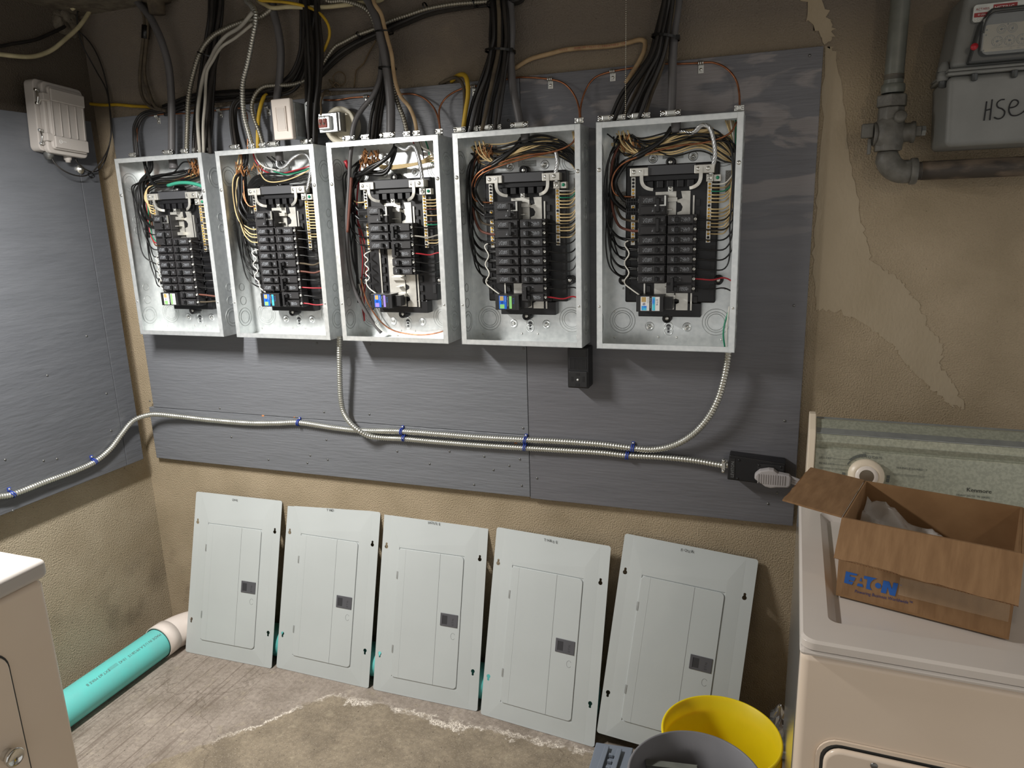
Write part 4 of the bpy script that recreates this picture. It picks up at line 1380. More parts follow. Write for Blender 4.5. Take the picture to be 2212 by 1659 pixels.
# armoured (spiral metal) conduits
armoured('armoured_conduit', 'armoured metal conduit curving down into the right of the first box', path([(586, 20, -.05), (563, 36, -.055), (525, 47, -.06), (494, 59, -.065), (459, 79, -.07), (434, 111, -.074), (418, 158, -.076), (408, 206, -.078), (405, 269, -.076), (403, 330, -.075)]), .0078, 'armour_dirty')
armoured('armoured_conduit', 'armoured metal conduit dropping from the ceiling into the second box', path([(533, 2, -.05), (543, 12, -.065), (551, 26, -.075), (552, 45, -.08), (546, 82, -.084), (535, 136, -.084), (525, 177, -.084), (524, 215, -.083), (528, 253, -.08), (538, 291, -.075), (546, 322, -.072)]), .0080, 'armour')
armoured('armoured_conduit', 'slimmer armoured conduit bending from behind the switch into the second box', path([(668, 170, -.035), (640, 181, -.04), (615, 184, -.045), (592, 184, -.05), (568, 188, -.055), (552, 203, -.06), (544, 228, -.065), (548, 253, -.068), (560, 285, -.07), (571, 320, -.07)]), .0062, 'armour_dirty')
armoured('armoured_conduit', 'armoured conduit climbing right along the black sweep', path([(694, 142, -.045), (722, 103, -.045), (744, 90, -.045), (771, 76, -.045), (809, 62, -.045), (839, 47, -.045), (880, 33, -.045), (923, 19, -.045), (977, 9, -.045), (1026, 5, -.045), (1062, 2, -.045)]), .0058, 'armour_dirty')
armoured('armoured_conduit', 'armoured conduit leaving the ceiling behind the grey cable of the middle box', path([(700, -4, -.04), (744, 2, -.042), (771, 9, -.045), (790, 19, -.05), (802, 34, -.05), (816, 70, -.05), (834, 120, -.05), (846, 170, -.052), (852, 200, -.055), (860, 225, -.06), (872, 256, -.066), (882, 297, -.07)]), .0066, 'armour_dirty')

# copper earth wires along the top of the board
for lab, px in (
    ('bare copper earth wire from the first box to the second', [(297, 340, -.07), (296, 300, -.068), (297, 270, -.05), (306, 254, -.034), (335, 248, -.028), (395, 245, -.026), (440, 242, -.026), (500, 235, -.03), (530, 240, -.045), (535, 280, -.06), (535, 326, -.07)]),
    ('bare copper earth wire from the transformer over to the middle box', [(699, 216, -.026), (728, 216, -.026), (760, 211, -.026), (790, 209, -.026), (820, 207, -.026), (871, 203, -.026), (896, 204, -.03), (920, 215, -.036), (939, 236, -.045), (948, 263, -.056), (951, 298, -.07)]),
    ('bare copper earth wire rising from the middle box to the fourth', [(954, 298, -.07), (949, 258, -.058), (950, 233, -.048), (966, 209, -.036), (999, 191, -.027), (1022, 187, -.026), (1060, 180, -.026), (1100, 170, -.026), (1127, 167, -.026), (1187, 171, -.027), (1219, 181, -.034), (1241, 206, -.044), (1251, 237, -.056), (1252, 273, -.07)]),
    ('bare copper earth wire rising from the fourth box to the fifth', [(1256, 273, -.07), (1254, 234, -.056), (1266, 193, -.04), (1285, 168, -.03), (1320, 155, -.026), (1371, 146, -.026), (1418, 138, -.026), (1463, 138, -.026), (1513, 136, -.026), (1539, 135, -.028), (1567, 146, -.036), (1589, 171, -.046), (1597, 203, -.056), (1597, 243, -.07)])):
    cable('copper_wire', lab, path(px), .0026, 'copper', 'wire', step=.008)
GS = 'wire straps on the board'
for (px, py, lab) in ((339, 251, 'small steel strap holding the copper wire above the first box'), (473, 237, 'small steel strap on the board left of the second box'), (577, 232, 'small steel strap at the left edge of the light switch'),
                      (791, 209, 'small steel strap holding the copper wire above the middle box'), (1023, 187, 'small steel strap half hidden behind the fourth bundle'), (1188, 171, 'small steel strap right of the fourth service cable'),
                      (1323, 154, 'small steel strap left of the pull chain'), (1514, 136, 'small steel strap above the fifth box, right of its grey cable')):
    c = at(px, py, y=-.026)
    t = thing('wire_strap', lab, 'strap', (c[0], BY, c[2] - .02), group=GS)
    mb = MB()
    for s in (-.005, 0, .005):
        mb.tube([c + (s, .005 * math.sin(a) - .0, -.0048 * math.cos(a)) for a in np.linspace(-PI, 0, 7)], .0018, 6)
        mb.tube([c + (s, -.005 * math.sin(a) - .001, .0048 * math.cos(a)) for a in np.linspace(0, PI, 7)], .0018, 6)
    put(mb, 'saddle', 'zinc', t)
    put(MB().box(c[0] - .007, c[0] + .007, BY - .0016, BY - .0001, c[2] - .024, c[2] - .003), 'tab', 'zinc', t, bevel=.001)
    screw_head(t, (c[0], BY - .0016, c[2] - .015), r=.004, mat='zinc')

# ties
tie('black cable tie round the first bunch and the armoured conduit', 430, 113, 38, -.075, .35, depth=.05)
tie('black cable tie high on the thick grey cable of the middle box', 812, 72, 36, -.08, -.1, depth=.05)
tie('black cable tie lower on the thick grey cable of the middle box', 820, 148, 34, -.075, -.02, depth=.05)
tie('black cable tie at mid height on the fourth bundle', 1050, 111, 62, -.065, .0, depth=.075, hgt=.006)
tie('black cable tie at the top of the fourth bundle', 1054, 14, 46, -.06, -.35, depth=.075)
tie('black cable tie round the fifth bundle and its grey cable', 1408, 78, 60, -.072, .1, depth=.07, hgt=.006)
tie('small black tie on the conduit left of the middle grey cable', 773, 70, 8, -.038, 1.6, depth=.03)
tie('small black tie on the conduit right of the middle grey cable', 917, 6, 5, -.035, 4, depth=.03)
tie('small black tie on the conduit near the fourth bundle', 1024, -4, 5, -.035, 4, depth=.03)
tie('tiny black tie gathering the thin cables under the enclosure', 194, 372, 6, -.12, 2, depth=.02, hgt=.003)

# clamps where the cables enter the boxes
CL = [(0, [(292, 337, .6), (369, 329, .9), (403, 326, .6), (430, 324, .7), (452, 324, .5)]), (1, [(513, 321, .8), (547, 319, .5), (571, 317, .5), (597, 315, .95), (668, 306, .9)]),
      (2, [(759, 302, .9), (793, 299, .6), (843, 295, 1.1), (882, 292, .5), (903, 290, .5), (952, 290, .5)]), (3, [(997, 283, .8), (1026, 282, .6), (1054, 279, .9), (1077, 281, .5), (1126, 275, 1.1), (1253, 269, .5)]),
      (4, [(1311, 255, .9), (1341, 253, .6), (1376, 248, .95), (1396, 249, .5), (1450, 245, 1.1), (1597, 240, .5)])]
for i, lst in CL:
    for px, py, s in lst:
        u = at(px, py, y=-.07)[0] - BX[i]
        t = panels[i]
        mb = MB().torus(P_(u, -.07, -.002), .0135 * s, .003 * s, (0, 0, 1), 20, 6)
        mb.lathe([(.012 * s, 0), (.012 * s, .012), (.0105 * s, .012), (.0105 * s, 0)], P_(u, -.07, -.0005), (0, 0, 1), 18)
        o = put(mb, 'cable_clamp', 'zinc', t)
        yf = -.07 - .0125 * s
        mb = MB()
        bx(mb, u - .023 * s, u + .023 * s, yf - .004, yf - .001, -.020, -.006)
        bx(mb, u - .010 * s, u + .010 * s, yf - .007, yf - .004, -.018, -.008)
        put(mb, 'clamp_bar', 'zinc', o, bevel=.0012)
        for e in (-1, 1):
            put(MB().lathe([(.0066 * s, 0), (.0064 * s, .003), (.0035 * s, .0042), (.0012, .0034), (0, .0034)], P_(u + e * .017 * s, yf - .004, -.013), (0, -1, 0), 10), 'clamp_screw', 'chrome', o)

# pull chain hanging in front of the fifth bundle
mb = MB()
a, b = at(1351, -10, y=-.13), at(1351, 252, y=-.13)
a = np.array([b[0], b[1], 2.289])
n = int((a[2] - b[2]) / .0048)
for k in range(n):
    p = a + (b - a) * k / (n - 1)
    mb.lathe([(.0001, -.0017), (.0013, -.0011), (.0017, 0), (.0013, .0011), (.0001, .0017)], p, (0, 0, 1), 6)
mb.tube([a, b], .0005, 4)
put(mb, 'pull_chain', 'brushed', None, 'beaded metal pull chain hanging in front of the fifth bundle', 'chain')

# conduits along the lower strip
YC = BY - .0115
armoured('armoured_conduit', 'long bright armoured conduit from the left wall to the fifth box',
         [(LX + .0115, -1.28, at(-30, 1082, x=LX + .0115)[2] - .22), at(-30, 1082, x=LX + .0115), at(27, 1068, x=LX + .0115), at(100, 1040, x=LX + .0115), at(160, 1018, x=LX + .0115), at(205, 997, x=LX + .0115), at(238, 970, x=LX + .012), at(264, 936, x=LX + .015), at(285, 911, x=LX + .022)] +
         path([(306, 900, -.085), (332, 895, -.062), (380, 899, -.044), (450, 907, YC), (540, 914, YC), (600, 914, YC), (645, 913, YC), (720, 924, YC), (775, 930, YC + .0015), (866, 932, YC), (950, 938, YC), (1040, 945, YC), (1135, 950, YC), (1200, 953, YC), (1300, 960, YC), (1365, 968, YC), (1410, 971, YC - .006), (1455, 962, YC - .014), (1497, 938, YC - .024), (1530, 902, YC - .032), (1552, 860, YC - .036), (1566, 810, YC - .038), (1572, 774, -.07), (1573, 757, -.07)]), .0088)
armoured('armoured_conduit', 'bright armoured conduit dropping between boxes and running to the black outlet',
         path([(733, 726, -.07), (733, 760, -.07), (734, 820, -.064), (736, 860, -.058), (742, 890, -.052), (756, 913, -.064), (775, 930, -.064), (797, 942, -.050), (828, 946, YC), (870, 948, YC), (950, 955, YC), (1040, 962, YC), (1135, 968, YC), (1200, 972, YC), (1300, 978, YC), (1355, 984, YC), (1430, 988, YC), (1500, 995, YC - .006), (1568, 1007, YC - .014)]), .0085)
for (px, py, x, lab) in ((27, 1068, 1, 'blue conduit strap at the left edge on the left wall'), (204, 997, 1, 'blue conduit strap on the left wall near its rising bend')):
    c = at(px, py, x=LX + .0115)
    tie_ = thing('conduit_strap', lab, 'strap', (LX, c[1], c[2] - .01), group='blue conduit straps')
    mb = MB()
    for s in (-.0035, .0035):
        mb.torus(c + (0, s * .8, s * .3), .0108, .0018, (0, 1, .45), 16, 5)
    put(mb, 'hoop', 'tie_blue', tie_)
    put(MB().box(LX + .0002, LX + .004, c[1] - .006, c[1] + .004, c[2] + .011, c[2] + .022), 'nail_tab', 'tie_blue', tie_)
    screw_head(tie_, (LX + .004, c[1] - .001, c[2] + .017), (1, 0, 0), .004, 'zinc')
for (px, py, lab) in ((645, 913, 'blue conduit strap alone at the left of the strip'), (868, 932, 'blue conduit strap, upper one where the two conduits pair up'), (873, 946, 'blue conduit strap, lower one where the two conduits pair up'),
                      (1135, 951, 'blue conduit strap, upper one at the board seam'), (1134, 966, 'blue conduit strap, lower one at the board seam'), (1367, 968, 'blue conduit strap on the conduit rising to the fifth box'), (1355, 984, 'blue conduit strap on the conduit of the black outlet')):
    c = at(px, py, y=YC)
    tie_ = thing('conduit_strap', lab, 'strap', (c[0], BY, c[2] - .012), group='blue conduit straps')
    mb = MB()
    for s in (-.003, .003):
        mb.torus(c + (s, 0, 0), .0108, .0018, (1, 0, -.1), 16, 5)
    put(mb, 'hoop', 'tie_blue', tie_)
    put(MB().box(c[0] - .004, c[0] + .004, BY - .005, BY - .0002, c[2] + .010, c[2] + .017), 'nail_tab', 'tie_blue', tie_)
    screw_head(tie_, (c[0], BY - .005, c[2] + .0135), (0, -1, 0), .0035, 'zinc')
# red print on the beige cloth cable
bc = [o for o in COL.objects if o.get('label', '').startswith('beige cloth cable')][0]
pc_ = cr(path([(1210, 109, -.0145), (1266, 103, -.0145), (1314, 100, -.0145), (1352, 94, -.0165)]), .0015)
sl = np.concatenate([[0], np.cumsum(np.linalg.norm(np.diff(pc_, axis=0), axis=1))])
mb = MB()
for k, ch in enumerate('FLEX - NON-METALLIC SHEATHED CABLE'):
    if ch == ' ':
        continue
    q = np.array([np.interp(k * .0058, sl, pc_[:, a]) for a in range(3)])
    q2 = np.array([np.interp(k * .0058 + .004, sl, pc_[:, a]) for a in range(3)])
    d = (q2 - q) / np.linalg.norm(q2 - q)
    up = np.array([-d[2], 0, d[0]])
    mb.text(ch, .0062, q - up * .0022 + np.array([0, -.0066, 0]), d, up)
put(mb, 'lettering', 'print_red', bc)
# ------------------------------------------------------------------ things fixed to the boards
def rrect(w, h, r, n=5):
    """rounded rectangle from (0,0) to (w,h)"""
    out = []
    for cx, cy, a0 in ((w - r, r, -PI / 2), (w - r, h - r, 0), (r, h - r, PI / 2), (r, r, PI)):
        for k in range(n + 1):
            a = a0 + PI / 2 * k / n
            out.append((cx + r * math.cos(a), cy + r * math.sin(a)))
    return out


# grey moulded enclosure on the left wall; local frame: X out of the wall, Y along it towards the corner, Z up
t = thing('network_enclosure', 'grey moulded plastic enclosure with ribbed lid and wire latches on the left wall', 'enclosure', (LX, -.305, 1.826), rot=(-.075, 0, 0), local=True)
t.scale = (1, .83, 1)
X, Y, Z, NX = (0, 1, 0), (0, 0, 1), (1, 0, 0), None


def slab(w, h, r, o, d):
    return MB().prism(rrect(w, h, r), o, (0, 1, 0), (0, 0, 1), (d, 0, 0))


put(slab(.185, .215, .016, (.001, 0, 0), .040), 'base', 'enclosure_grey', t, bevel=.003)
put(slab(.170, .215, .016, (.0415, .015, -.006), .020), 'lid_rim', 'enclosure_grey', t, bevel=.004)
lid = put(slab(.150, .190, .012, (.062, .026, .006), .012), 'lid', 'enclosure_grey', t, bevel=.004)
put(MB().box(.0745, .082, .030, .172, .150, .188), 'lid_band', 'enclosure_grey', lid, bevel=.003)
lb = put(MB().box(.0745, .082, .030, .172, .010, .046), 'lid_band', 'enclosure_grey', lid, bevel=.003)
for k in range(5):
    y = .034 + k * .0325
    put(MB().box(.0742, .0785, y - .0018, y + .0018, .047, .149), 'lid_rib', 'enclosure_grey', lid, bevel=.0012)
mb = MB().torus((.0824, .052, .030), .0058, .0005, (1, 0, 0), 16, 4)
mb.text('UL', .007, (.0823, .048, .0275), (0, 1, 0), (0, 0, 1), lift=.0002)
mb.text('LISTED', .005, (.0823, .060, .029), (0, 1, 0), (0, 0, 1), lift=.0002)
put(mb, 'lettering', 'label_white', lid)
for z in (.040, .160):
    o = put(MB().box(.045, .074, .006, .030, z - .012, z + .012), 'latch_block', 'enclosure_grey', t, bevel=.003)
    mb = MB()
    for dz in (-.020, .020):
        mb.cyl((.050, -.004, z + dz), (.050, .012, z + dz), .0042, n=10)
    mb.tube(cr([(.050, .002, z - .020), (.056, .001, z), (.050, .002, z + .020)], .004), .0028, 8)
    mb.tube(cr([(.050, .010, z - .020), (.058, .010, z), (.050, .010, z + .020)], .004), .002, 8)
    put(mb, 'wire_latch', 'chrome', o, label='bright metal wire latch')
for y, r in ((.045, .016), (.125, .013)):
    put(MB().lathe([(r, 0), (r, -.012), (r * .7, -.016), (r * .6, -.022), (0, -.022)], (.030, y, -.001), (0, 0, 1), 14), 'cable_gland', 'steel_dark' if y < .1 else 'enclosure_grey', t)
for z in (-.035, .085):
    c = (.004, .200, z)
    mb = MB().lathe([(.015, 0), (.015, .004), (.006, .005), (.0055, .010), (0, .010)], c, (1, 0, 0), 14)
    mb.box(.0, .004, .185, .200, z - .006, z + .006)
    put(mb, 'mounting_ear', 'zinc', t)

# white rocker switch on a steel box
c = at(582, 215, y=-.128)
t = thing('light_switch', 'white rocker light switch on a steel box above the second electrical box', 'light switch', (.727, BY, 1.822))
put(MB().box(.700, .760, -.112, BY - .0002, 1.832, 1.930), 'steel_box', 'galv_dull', t, bevel=.003)
mb = MB().prism(rrect(.075, .118, .008), (.700, -.112, 1.822), (1, 0, 0), (0, 0, 1), (0, -.002, 0))
br = put(MB().prism(rrect(.030, .108, .012), (.769, BY - .052, 1.826), (.95, .3, 0), (0, 0, 1), (0, -.0022, 0)), 'side_bracket', 'galv', t)
mb = MB().box(.7615, .779, -.074, -.0715, 1.912, 1.922)
put(MB().prism([(0, 0), (.006, 0), (.016, -.018), (.010, -.018)], (.774, BY - .0555, 1.924), (1, .3, 0), (0, 0, 1), (0, .001, 0)), 'slot', 'black_plastic', br)
screw_head(t, (.786, BY - .051, 1.836), r=.005, mat='zinc')
put(MB().box(.690, .758, -.130, -.1122, 1.823, 1.9385), 'plate', 'switch_white', t, bevel=.004)
rk = put(MB().box(.7085, .7405, -.1325, -.1301, 1.848, 1.914), 'rocker_frame', 'switch_white', t, bevel=.001)
put(MB().hexa([(.711, -.1335, 1.851), (.738, -.1335, 1.851), (.711, -.1326, 1.851), (.738, -.1326, 1.851), (.711, -.1335, 1.911), (.738, -.1335, 1.911), (.711, -.1326, 1.911), (.738, -.1326, 1.911)]), 'rocker', 'enamel_white', rk, bevel=.0004)
mb = MB().box(.7072, .7085, -.1338, -.1301, 1.848, 1.914)
mb.box(.7405, .742, -.1345, -.1301, 1.846, 1.916)
put(mb, 'rocker_edge', 'switch_white', rk)

# round lamp base with a bell transformer
c = np.array([.877, -.055, 1.860])
t = thing('lamp_base', 'round cream lamp base ring behind the bell transformer', 'lamp base', (c[0], BY, c[2] - .05))
put(MB().lathe([(.037, .0355), (.037, .020), (.040, .0), (.044, -.004), (.0530, -.006), (.0545, -.003), (.0535, .001), (.049, .004), (.0488, .0352)], c, (0, 1, 0), 40), 'ring', 'ring_cream', t)
put(MB().lathe([(.0375, .0), (0, .0)], c + np.array([0, .018, 0]), (0, 1, 0), 30), 'dish', 'ring_cream', t)
put(MB().box(c[0] + .034, c[0] + .041, c[1] - .0075, c[1] - .0062, c[2] - .034, c[2] - .024), 'screw_slot', 'black_plastic', t)
screw_head(t, (c[0] + .040, c[1] - .006, c[2] - .026), r=.005, mat='zinc')
f = c + np.array([-.012, -.03, .006])
t = thing('bell_transformer', 'small steel bell transformer with a red fibre plate on the cream ring', 'transformer', tuple(f + np.array([0, .03, -.03])))
put(MB().box(f[0] - .028, f[0] + .034, f[1] - .004, f[1] + .026, f[2] - .026, f[2] + .028), 'core', 'steel_dark', t, bevel=.002)
put(MB().box(f[0] - .037, f[0] + .026, f[1] - .010, f[1] - .0042, f[2] - .028, f[2] + .026), 'face_frame', 'galv', t, bevel=.002)
put(MB().box(f[0] - .031, f[0] + .010, f[1] - .024, f[1] - .0102, f[2] - .022, f[2] + .018), 'terminal_cup', 'galv', t, bevel=.005, seg=3)
p = put(MB().box(f[0] - .028, f[0] + .001, f[1] - .027, f[1] - .0242, f[2] - .016, f[2] + .009), 'fibre_plate', 'fibre_red', t, bevel=.002, label='red fibre terminal plate')
for dx in (-.021, -.008):
    o = put(MB().lathe([(.004, 0), (.003, .004), (.0015, .007), (0, .008)], f + np.array([dx, -.027, -.006]), (0, -1, .2), 9), 'terminal', 'zinc', p)
    put(MB().tube(cr([f + np.array([dx, -.032, -.006]), f + np.array([dx + .002, -.036, .006]), f + np.array([-.012, -.033, .016]), f + np.array([-.014, -.03, .022])], .003), .0011, 6), 'lead', 'zinc', o)

# vertical black outlet under the fourth box
t = thing('surface_outlet', 'black upright surface outlet under the fourth electrical box', 'outlet', (1.61, BY, 1.088))
put(MB().box(1.578, 1.640, -.074, BY - .0002, 1.088, 1.207), 'case', 'black_plastic', t, bevel=.003)
put(MB().box(1.584, 1.634, -.0758, -.0742, 1.182, 1.203), 'name_plate', 'bezel_black', t, bevel=.002)
for k in range(13):
    put(MB().box(1.584 + k * .0039, 1.5863 + k * .0039, -.0756, -.0742, 1.146, 1.176), 'rib', 'bezel_black', t)
o = put(MB().box(1.582, 1.636, -.0775, -.0742, 1.0915, 1.138), 'socket_face', 'bezel_black', t, bevel=.002)
for a, b, cc, d in ((1.604, 1.614, 1.127, 1.1335), (1.589, 1.595, 1.109, 1.122), (1.622, 1.628, 1.109, 1.124), (1.602, 1.614, 1.095, 1.103)):
    put(MB().box(a, b, -.0782, -.0776, cc, d), 'slot', 'print_black', o)
put(MB().lathe([(.0032, 0), (.003, .002), (0, .003)], (1.609, -.0776, 1.114), (0, -1, 0), 10), 'centre_screw', 'label_white', o, label='white centre screw')

# horizontal black outlet with the dryer plug
t = thing('surface_outlet', 'black sideways surface outlet with a grey plug beside the dryer', 'outlet', (2.107, BY, .843))
put(MB().hexa([(2.031, -.072, .848), (2.182, -.072, .842), (2.031, BY - .0002, .848), (2.182, BY - .0002, .842), (2.034, -.072, .921), (2.180, -.072, .908), (2.034, BY - .0002, .917), (2.180, BY - .0002, .908)]), 'case', 'black_plastic', t, bevel=.003)
put(MB().box(2.036, 2.050, -.0736, -.0722, .853, .912), 'name_plate', 'bezel_black', t, bevel=.0015)
mb = MB().text('LEVITON', .0115, (2.0475, -.074, .857), (0, 0, 1), (-1, 0, 0), lift=.0003)
put(mb, 'lettering', 'print_grey', t)
put(MB().box(2.108, 2.176, -.0752, -.0722, .850, .903), 'socket_face', 'bezel_black', t, bevel=.002)
for u, v in ((2.060, .908), (2.058, .854), (2.112, .898), (2.168, .898), (2.112, .855)):
    screw_head(t, (u, -.0752 if u > 2.1 else -.0722, v), r=.0034, mat='black_plastic')
mb = MB().torus((2.018, -.042, .8830), .0135, .003, (1, 0, .06), 18, 6)
mb.lathe([(.0125, .016), (.0125, .002), (.0105, .002), (.0105, .016)], (2.0138, -.042, .8830), (1, 0, 0), 16)
o = put(mb, 'cable_clamp', 'zinc', t)
put(MB().box(2.014, 2.024, -.0605, -.0565, .864, .902), 'clamp_bar', 'zinc', o, bevel=.001)
for z in (.868, .898):
    put(MB().lathe([(.005, 0), (.0045, .003), (.002, .004), (0, .0034)], (2.019, -.0606, z), (0, -1, 0), 10), 'clamp_screw', 'chrome', o)
t = thing('dryer_plug', 'grey ribbed dryer plug with a flat cord in the sideways outlet', 'plug', (2.145, -.076, .85))
cp = np.array([2.144, -.0755, .870])
prof = [(-.042, -.006), (-.042, .006), (-.030, .019), (-.008, .026), (.004, .026), (.016, .018), (.044, .016), (.050, .012), (.050, -.012), (.044, -.018), (.016, -.022), (.002, -.026), (-.012, -.024)]
put(MB().prism(prof, cp, (1, 0, -.06), (.06, 0, 1), (0, -.024, 0)), 'body', 'plug_grey', t, bevel=.004)
for k in range(12):
    x = -.034 + k * .0060
    put(MB().box(cp[0] + x, cp[0] + x + .0026, cp[1] - .0256, cp[1] - .0238, cp[2] - .013, cp[2] + .013), 'rib', 'plug_grey', t)
for k in (-1, 0, 1):
    put(MB().tube(cr([cp + np.array([.048, -.012, k * .006]), (2.215, -.088, .862 + k * .007), (2.235, -.09, .85 + k * .007), (2.26, -.10, .78 + k * .007), (2.27, -.1, .6)], .01), .0046, 8), 'cord', 'plug_grey', t)

# ------------------------------------------------------------------ gas pipe, valve, meter
GY = -.075
pt, pe = at(1931, 0, y=GY), at(1921, 365, y=GY)
xa = at(1929, 180, y=GY)[0]
zs = lambda px, py: at(px, py, y=GY)[2]
XP = at(1924, 250, y=GY)[0]
rp = .0205
t = thing('gas_pipe', 'grey painted vertical gas pipe rising to the ceiling from the valve', 'pipe', (XP, GY, zs(1923, 182)))
put(MB().lathe([(rp, 0), (rp, 2.288 - zs(1923, 182))], (XP, GY, zs(1923, 182)), (0, 0, 1), 24), 'tube', 'pipe_grey', t)
mb = MB()
for k in range(4):
    mb.torus((XP, GY, zs(1923, 172) + k * .003), rp + .0004, .0008, (0, 0, 1), 24, 4)
put(mb, 'thread', 'pipe_brown', t)
t = thing('gas_valve', 'cast grey gas valve with union nut and square stem between the two pipes', 'valve', (XP, GY, zs(1915, 327)))
z1, z2, z3, z4, z5 = zs(1923, 182), zs(1922, 206), zs(1918, 232), zs(1916, 262), zs(1913, 327)
put(MB().lathe([(.022, 0), (.025, -.003), (.0255, -.012), (.024, z2 - z1 + .004)], (XP, GY, z1), (0, 0, 1), 24), 'union_collar', 'pipe_grey', t)
hexa = [(.0345 * math.cos(PI / 3 * k + .3), .0345 * math.sin(PI / 3 * k + .3)) for k in range(6)]
put(MB().prism(hexa, (XP, GY, z3), (1, 0, 0), (0, 1, 0), (0, 0, z2 - z3)), 'union_nut', 'pipe_cast', t, bevel=.003)
octa = lambda r: [(r * math.cos(PI / 4 * k + .39), r * math.sin(PI / 4 * k + .39)) for k in range(8)]
put(MB().prism(octa(.029), (XP, GY, z4), (1, 0, 0), (0, 1, 0), (0, 0, z3 - z4 - .0005)), 'neck', 'pipe_cast', t, bevel=.003)
zm = (z4 + z5) / 2 + .006
put(MB().lathe([(.026, -.034), (.031, -.024), (.0335, -.008), (.0335, .010), (.030, .026), (.026, .034)], (XP, GY, zm), (0, 0, 1), 24), 'body', 'pipe_cast', t)
put(MB().lathe([(.026, -.040), (.027, -.036), (.022, -.032), (.021, .036), (.024, .040), (.024, .046), (0, .046)], (XP + .006, GY, zm), (1, 0, .0), 20), 'plug_barrel', 'pipe_cast', t)
put(MB().box(XP + .0525, XP + .066, GY - .010, GY + .010, zm - .010, zm + .012), 'stem_nut', 'pipe_cast', t, bevel=.002)
put(MB().prism(hexa and [(.012 * math.cos(PI / 3 * k), .012 * math.sin(PI / 3 * k)) for k in range(6)], (XP + .0662, GY, zm + .001), (0, 1, 0), (0, 0, 1), (.008, 0, 0)), 'stem_bolt', 'galv_dull', t)
put(MB().box(XP - .060, XP - .034, GY - .016, GY + .004, zm - .008, zm + .024), 'lock_wing', 'pipe_cast', t, bevel=.003)
put(MB().box(XP - .044, XP - .036, GY - .006, GY + .006, zm - .045, zm - .0085), 'wing_tail', 'pipe_cast', t, bevel=.002)
put(MB().lathe([(.013, 0), (.013, .010), (.010, .012), (0, .012)], (XP + .016, GY - .027, z4 + .004), (0, -1, .3), 16), 'test_plug', 'pipe_cast', t)
put(MB().prism(octa(.031), (XP, GY, z5), (1, 0, 0), (0, 1, 0), (0, 0, .026)), 'outlet_hex', 'pipe_cast', t, bevel=.003)
mb = MB().text('E', .016, (XP - .012, GY - .0305, z5 + .006), (1, 0, 0), (0, 0, 1), lift=.0002)
# elbow and level pipe
zc = at(2100, 364, y=GY)[2]
t = thing('pipe_elbow', 'iron elbow turning the gas pipe level under the valve', 'pipe fitting', (XP, GY, zc))
R_ = .040
pts = [(XP, GY, z5 - .001), (XP, GY, zc + R_)] + [(XP + R_ - R_ * math.cos(a), GY, zc + R_ - R_ * math.sin(a)) for a in np.linspace(.25, PI / 2 - .05, 8)] + [(XP + R_, GY, zc), (XP + .058, GY, zc)]
put(MB().tube(pts, [.021, .0235] + [.0265] * (len(pts) - 4) + [.0265, .0265], 20), 'bend', 'pipe_cast', t)
put(MB().lathe([(.0265, 0), (.030, .001), (.030, .013), (.027, .015)], (XP + .050, GY, zc), (1, 0, 0), 22), 'socket_rim', 'pipe_cast', t)
t = thing('gas_pipe', 'rusty brown level gas pipe running right below the meter', 'pipe', (XP + .0585, GY, zc - .021))
put(MB().lathe([(.0205, 0), (.0195, .014), (.0213, .016), (.0213, .95)], (XP + .0585, GY, zc), (1, 0, 0), 22), 'tube', 'pipe_brown', t)
mb = MB()
for k in range(4):
    mb.torus((XP + .067 + k * .0028, GY, zc), .0202, .0008, (1, 0, 0), 20, 4)
put(mb, 'thread', 'pipe_cast', t)

# gas meter: the frame cuts it, so the right part is carried on out of view
MY = -.20
t = thing('gas_meter', 'grey gas meter with clock dials, marked HSE, at the right wall', 'gas meter', (2.58, -.11, 1.688))
mx0, mx1, mzb, mzs, mzt = 2.450, 2.76, 1.692, 1.842, 1.998
put(MB().hexa([(mx0 + .004, MY, mzb), (mx1 - .004, MY, mzb), (mx0 + .004, -.04, mzb), (mx1 - .004, -.04, mzb), (mx0 - .004, MY - .006, mzs - .008), (mx1 + .004, MY - .006, mzs - .008), (mx0 - .004, -.036, mzs - .008), (mx1 + .004, -.036, mzs - .008)]), 'lower_case', 'meter_grey', t, bevel=.012, seg=4)
put(MB().box(mx0 - .008, mx1 + .008, MY - .013, -.034, mzs - .0085, mzs - .0015), 'flange', 'meter_grey', t, bevel=.003)
put(MB().box(mx0 - .008, mx1 + .008, MY - .014, -.034, mzs - .001, mzs + .005), 'flange', 'meter_grey', t, bevel=.003)
put(MB().hexa([(mx0 - .002, MY - .006, mzs + .005), (mx1 + .002, MY - .006, mzs + .005), (mx0 - .002, -.036, mzs + .005), (mx1 + .002, -.036, mzs + .005), (mx0 + .014, MY + .006, mzt), (mx1 - .014, MY + .006, mzt), (mx0 + .014, -.044, mzt), (mx1 - .014, -.044, mzt)]), 'upper_case', 'meter_grey', t, bevel=.012, seg=4)
for x in (mx0 + .042, mx0 + .112, mx0 + .18):
    put(MB().lathe([(.006, 0), (.006, .012), (.003, .014), (0, .014)], (x, MY - .011, mzs - .009), (0, 0, -1), 10), 'flange_bolt', 'meter_dark', t)
mb = MB().lathe([(.010, 0), (.012, -.008), (.012, -.018), (0, -.018)], (mx0 - .009, MY + .02, mzs + .004), (0, 0, 1), 14)
mb.lathe([(.012, 0), (.010, .010), (.006, .020), (0, .022)], (mx0 - .009, MY + .02, mzs + .004), (0, 0, 1), 14)
put(mb, 'corner_lug', 'meter_grey', t, bevel=0)
put(MB().lathe([(.008, 0), (.008, .012), (0, .014)], (mx0 - .009, MY + .02, mzs - .0145), (0, 0, -1), 12), 'lug_bolt', 'meter_dark', t)
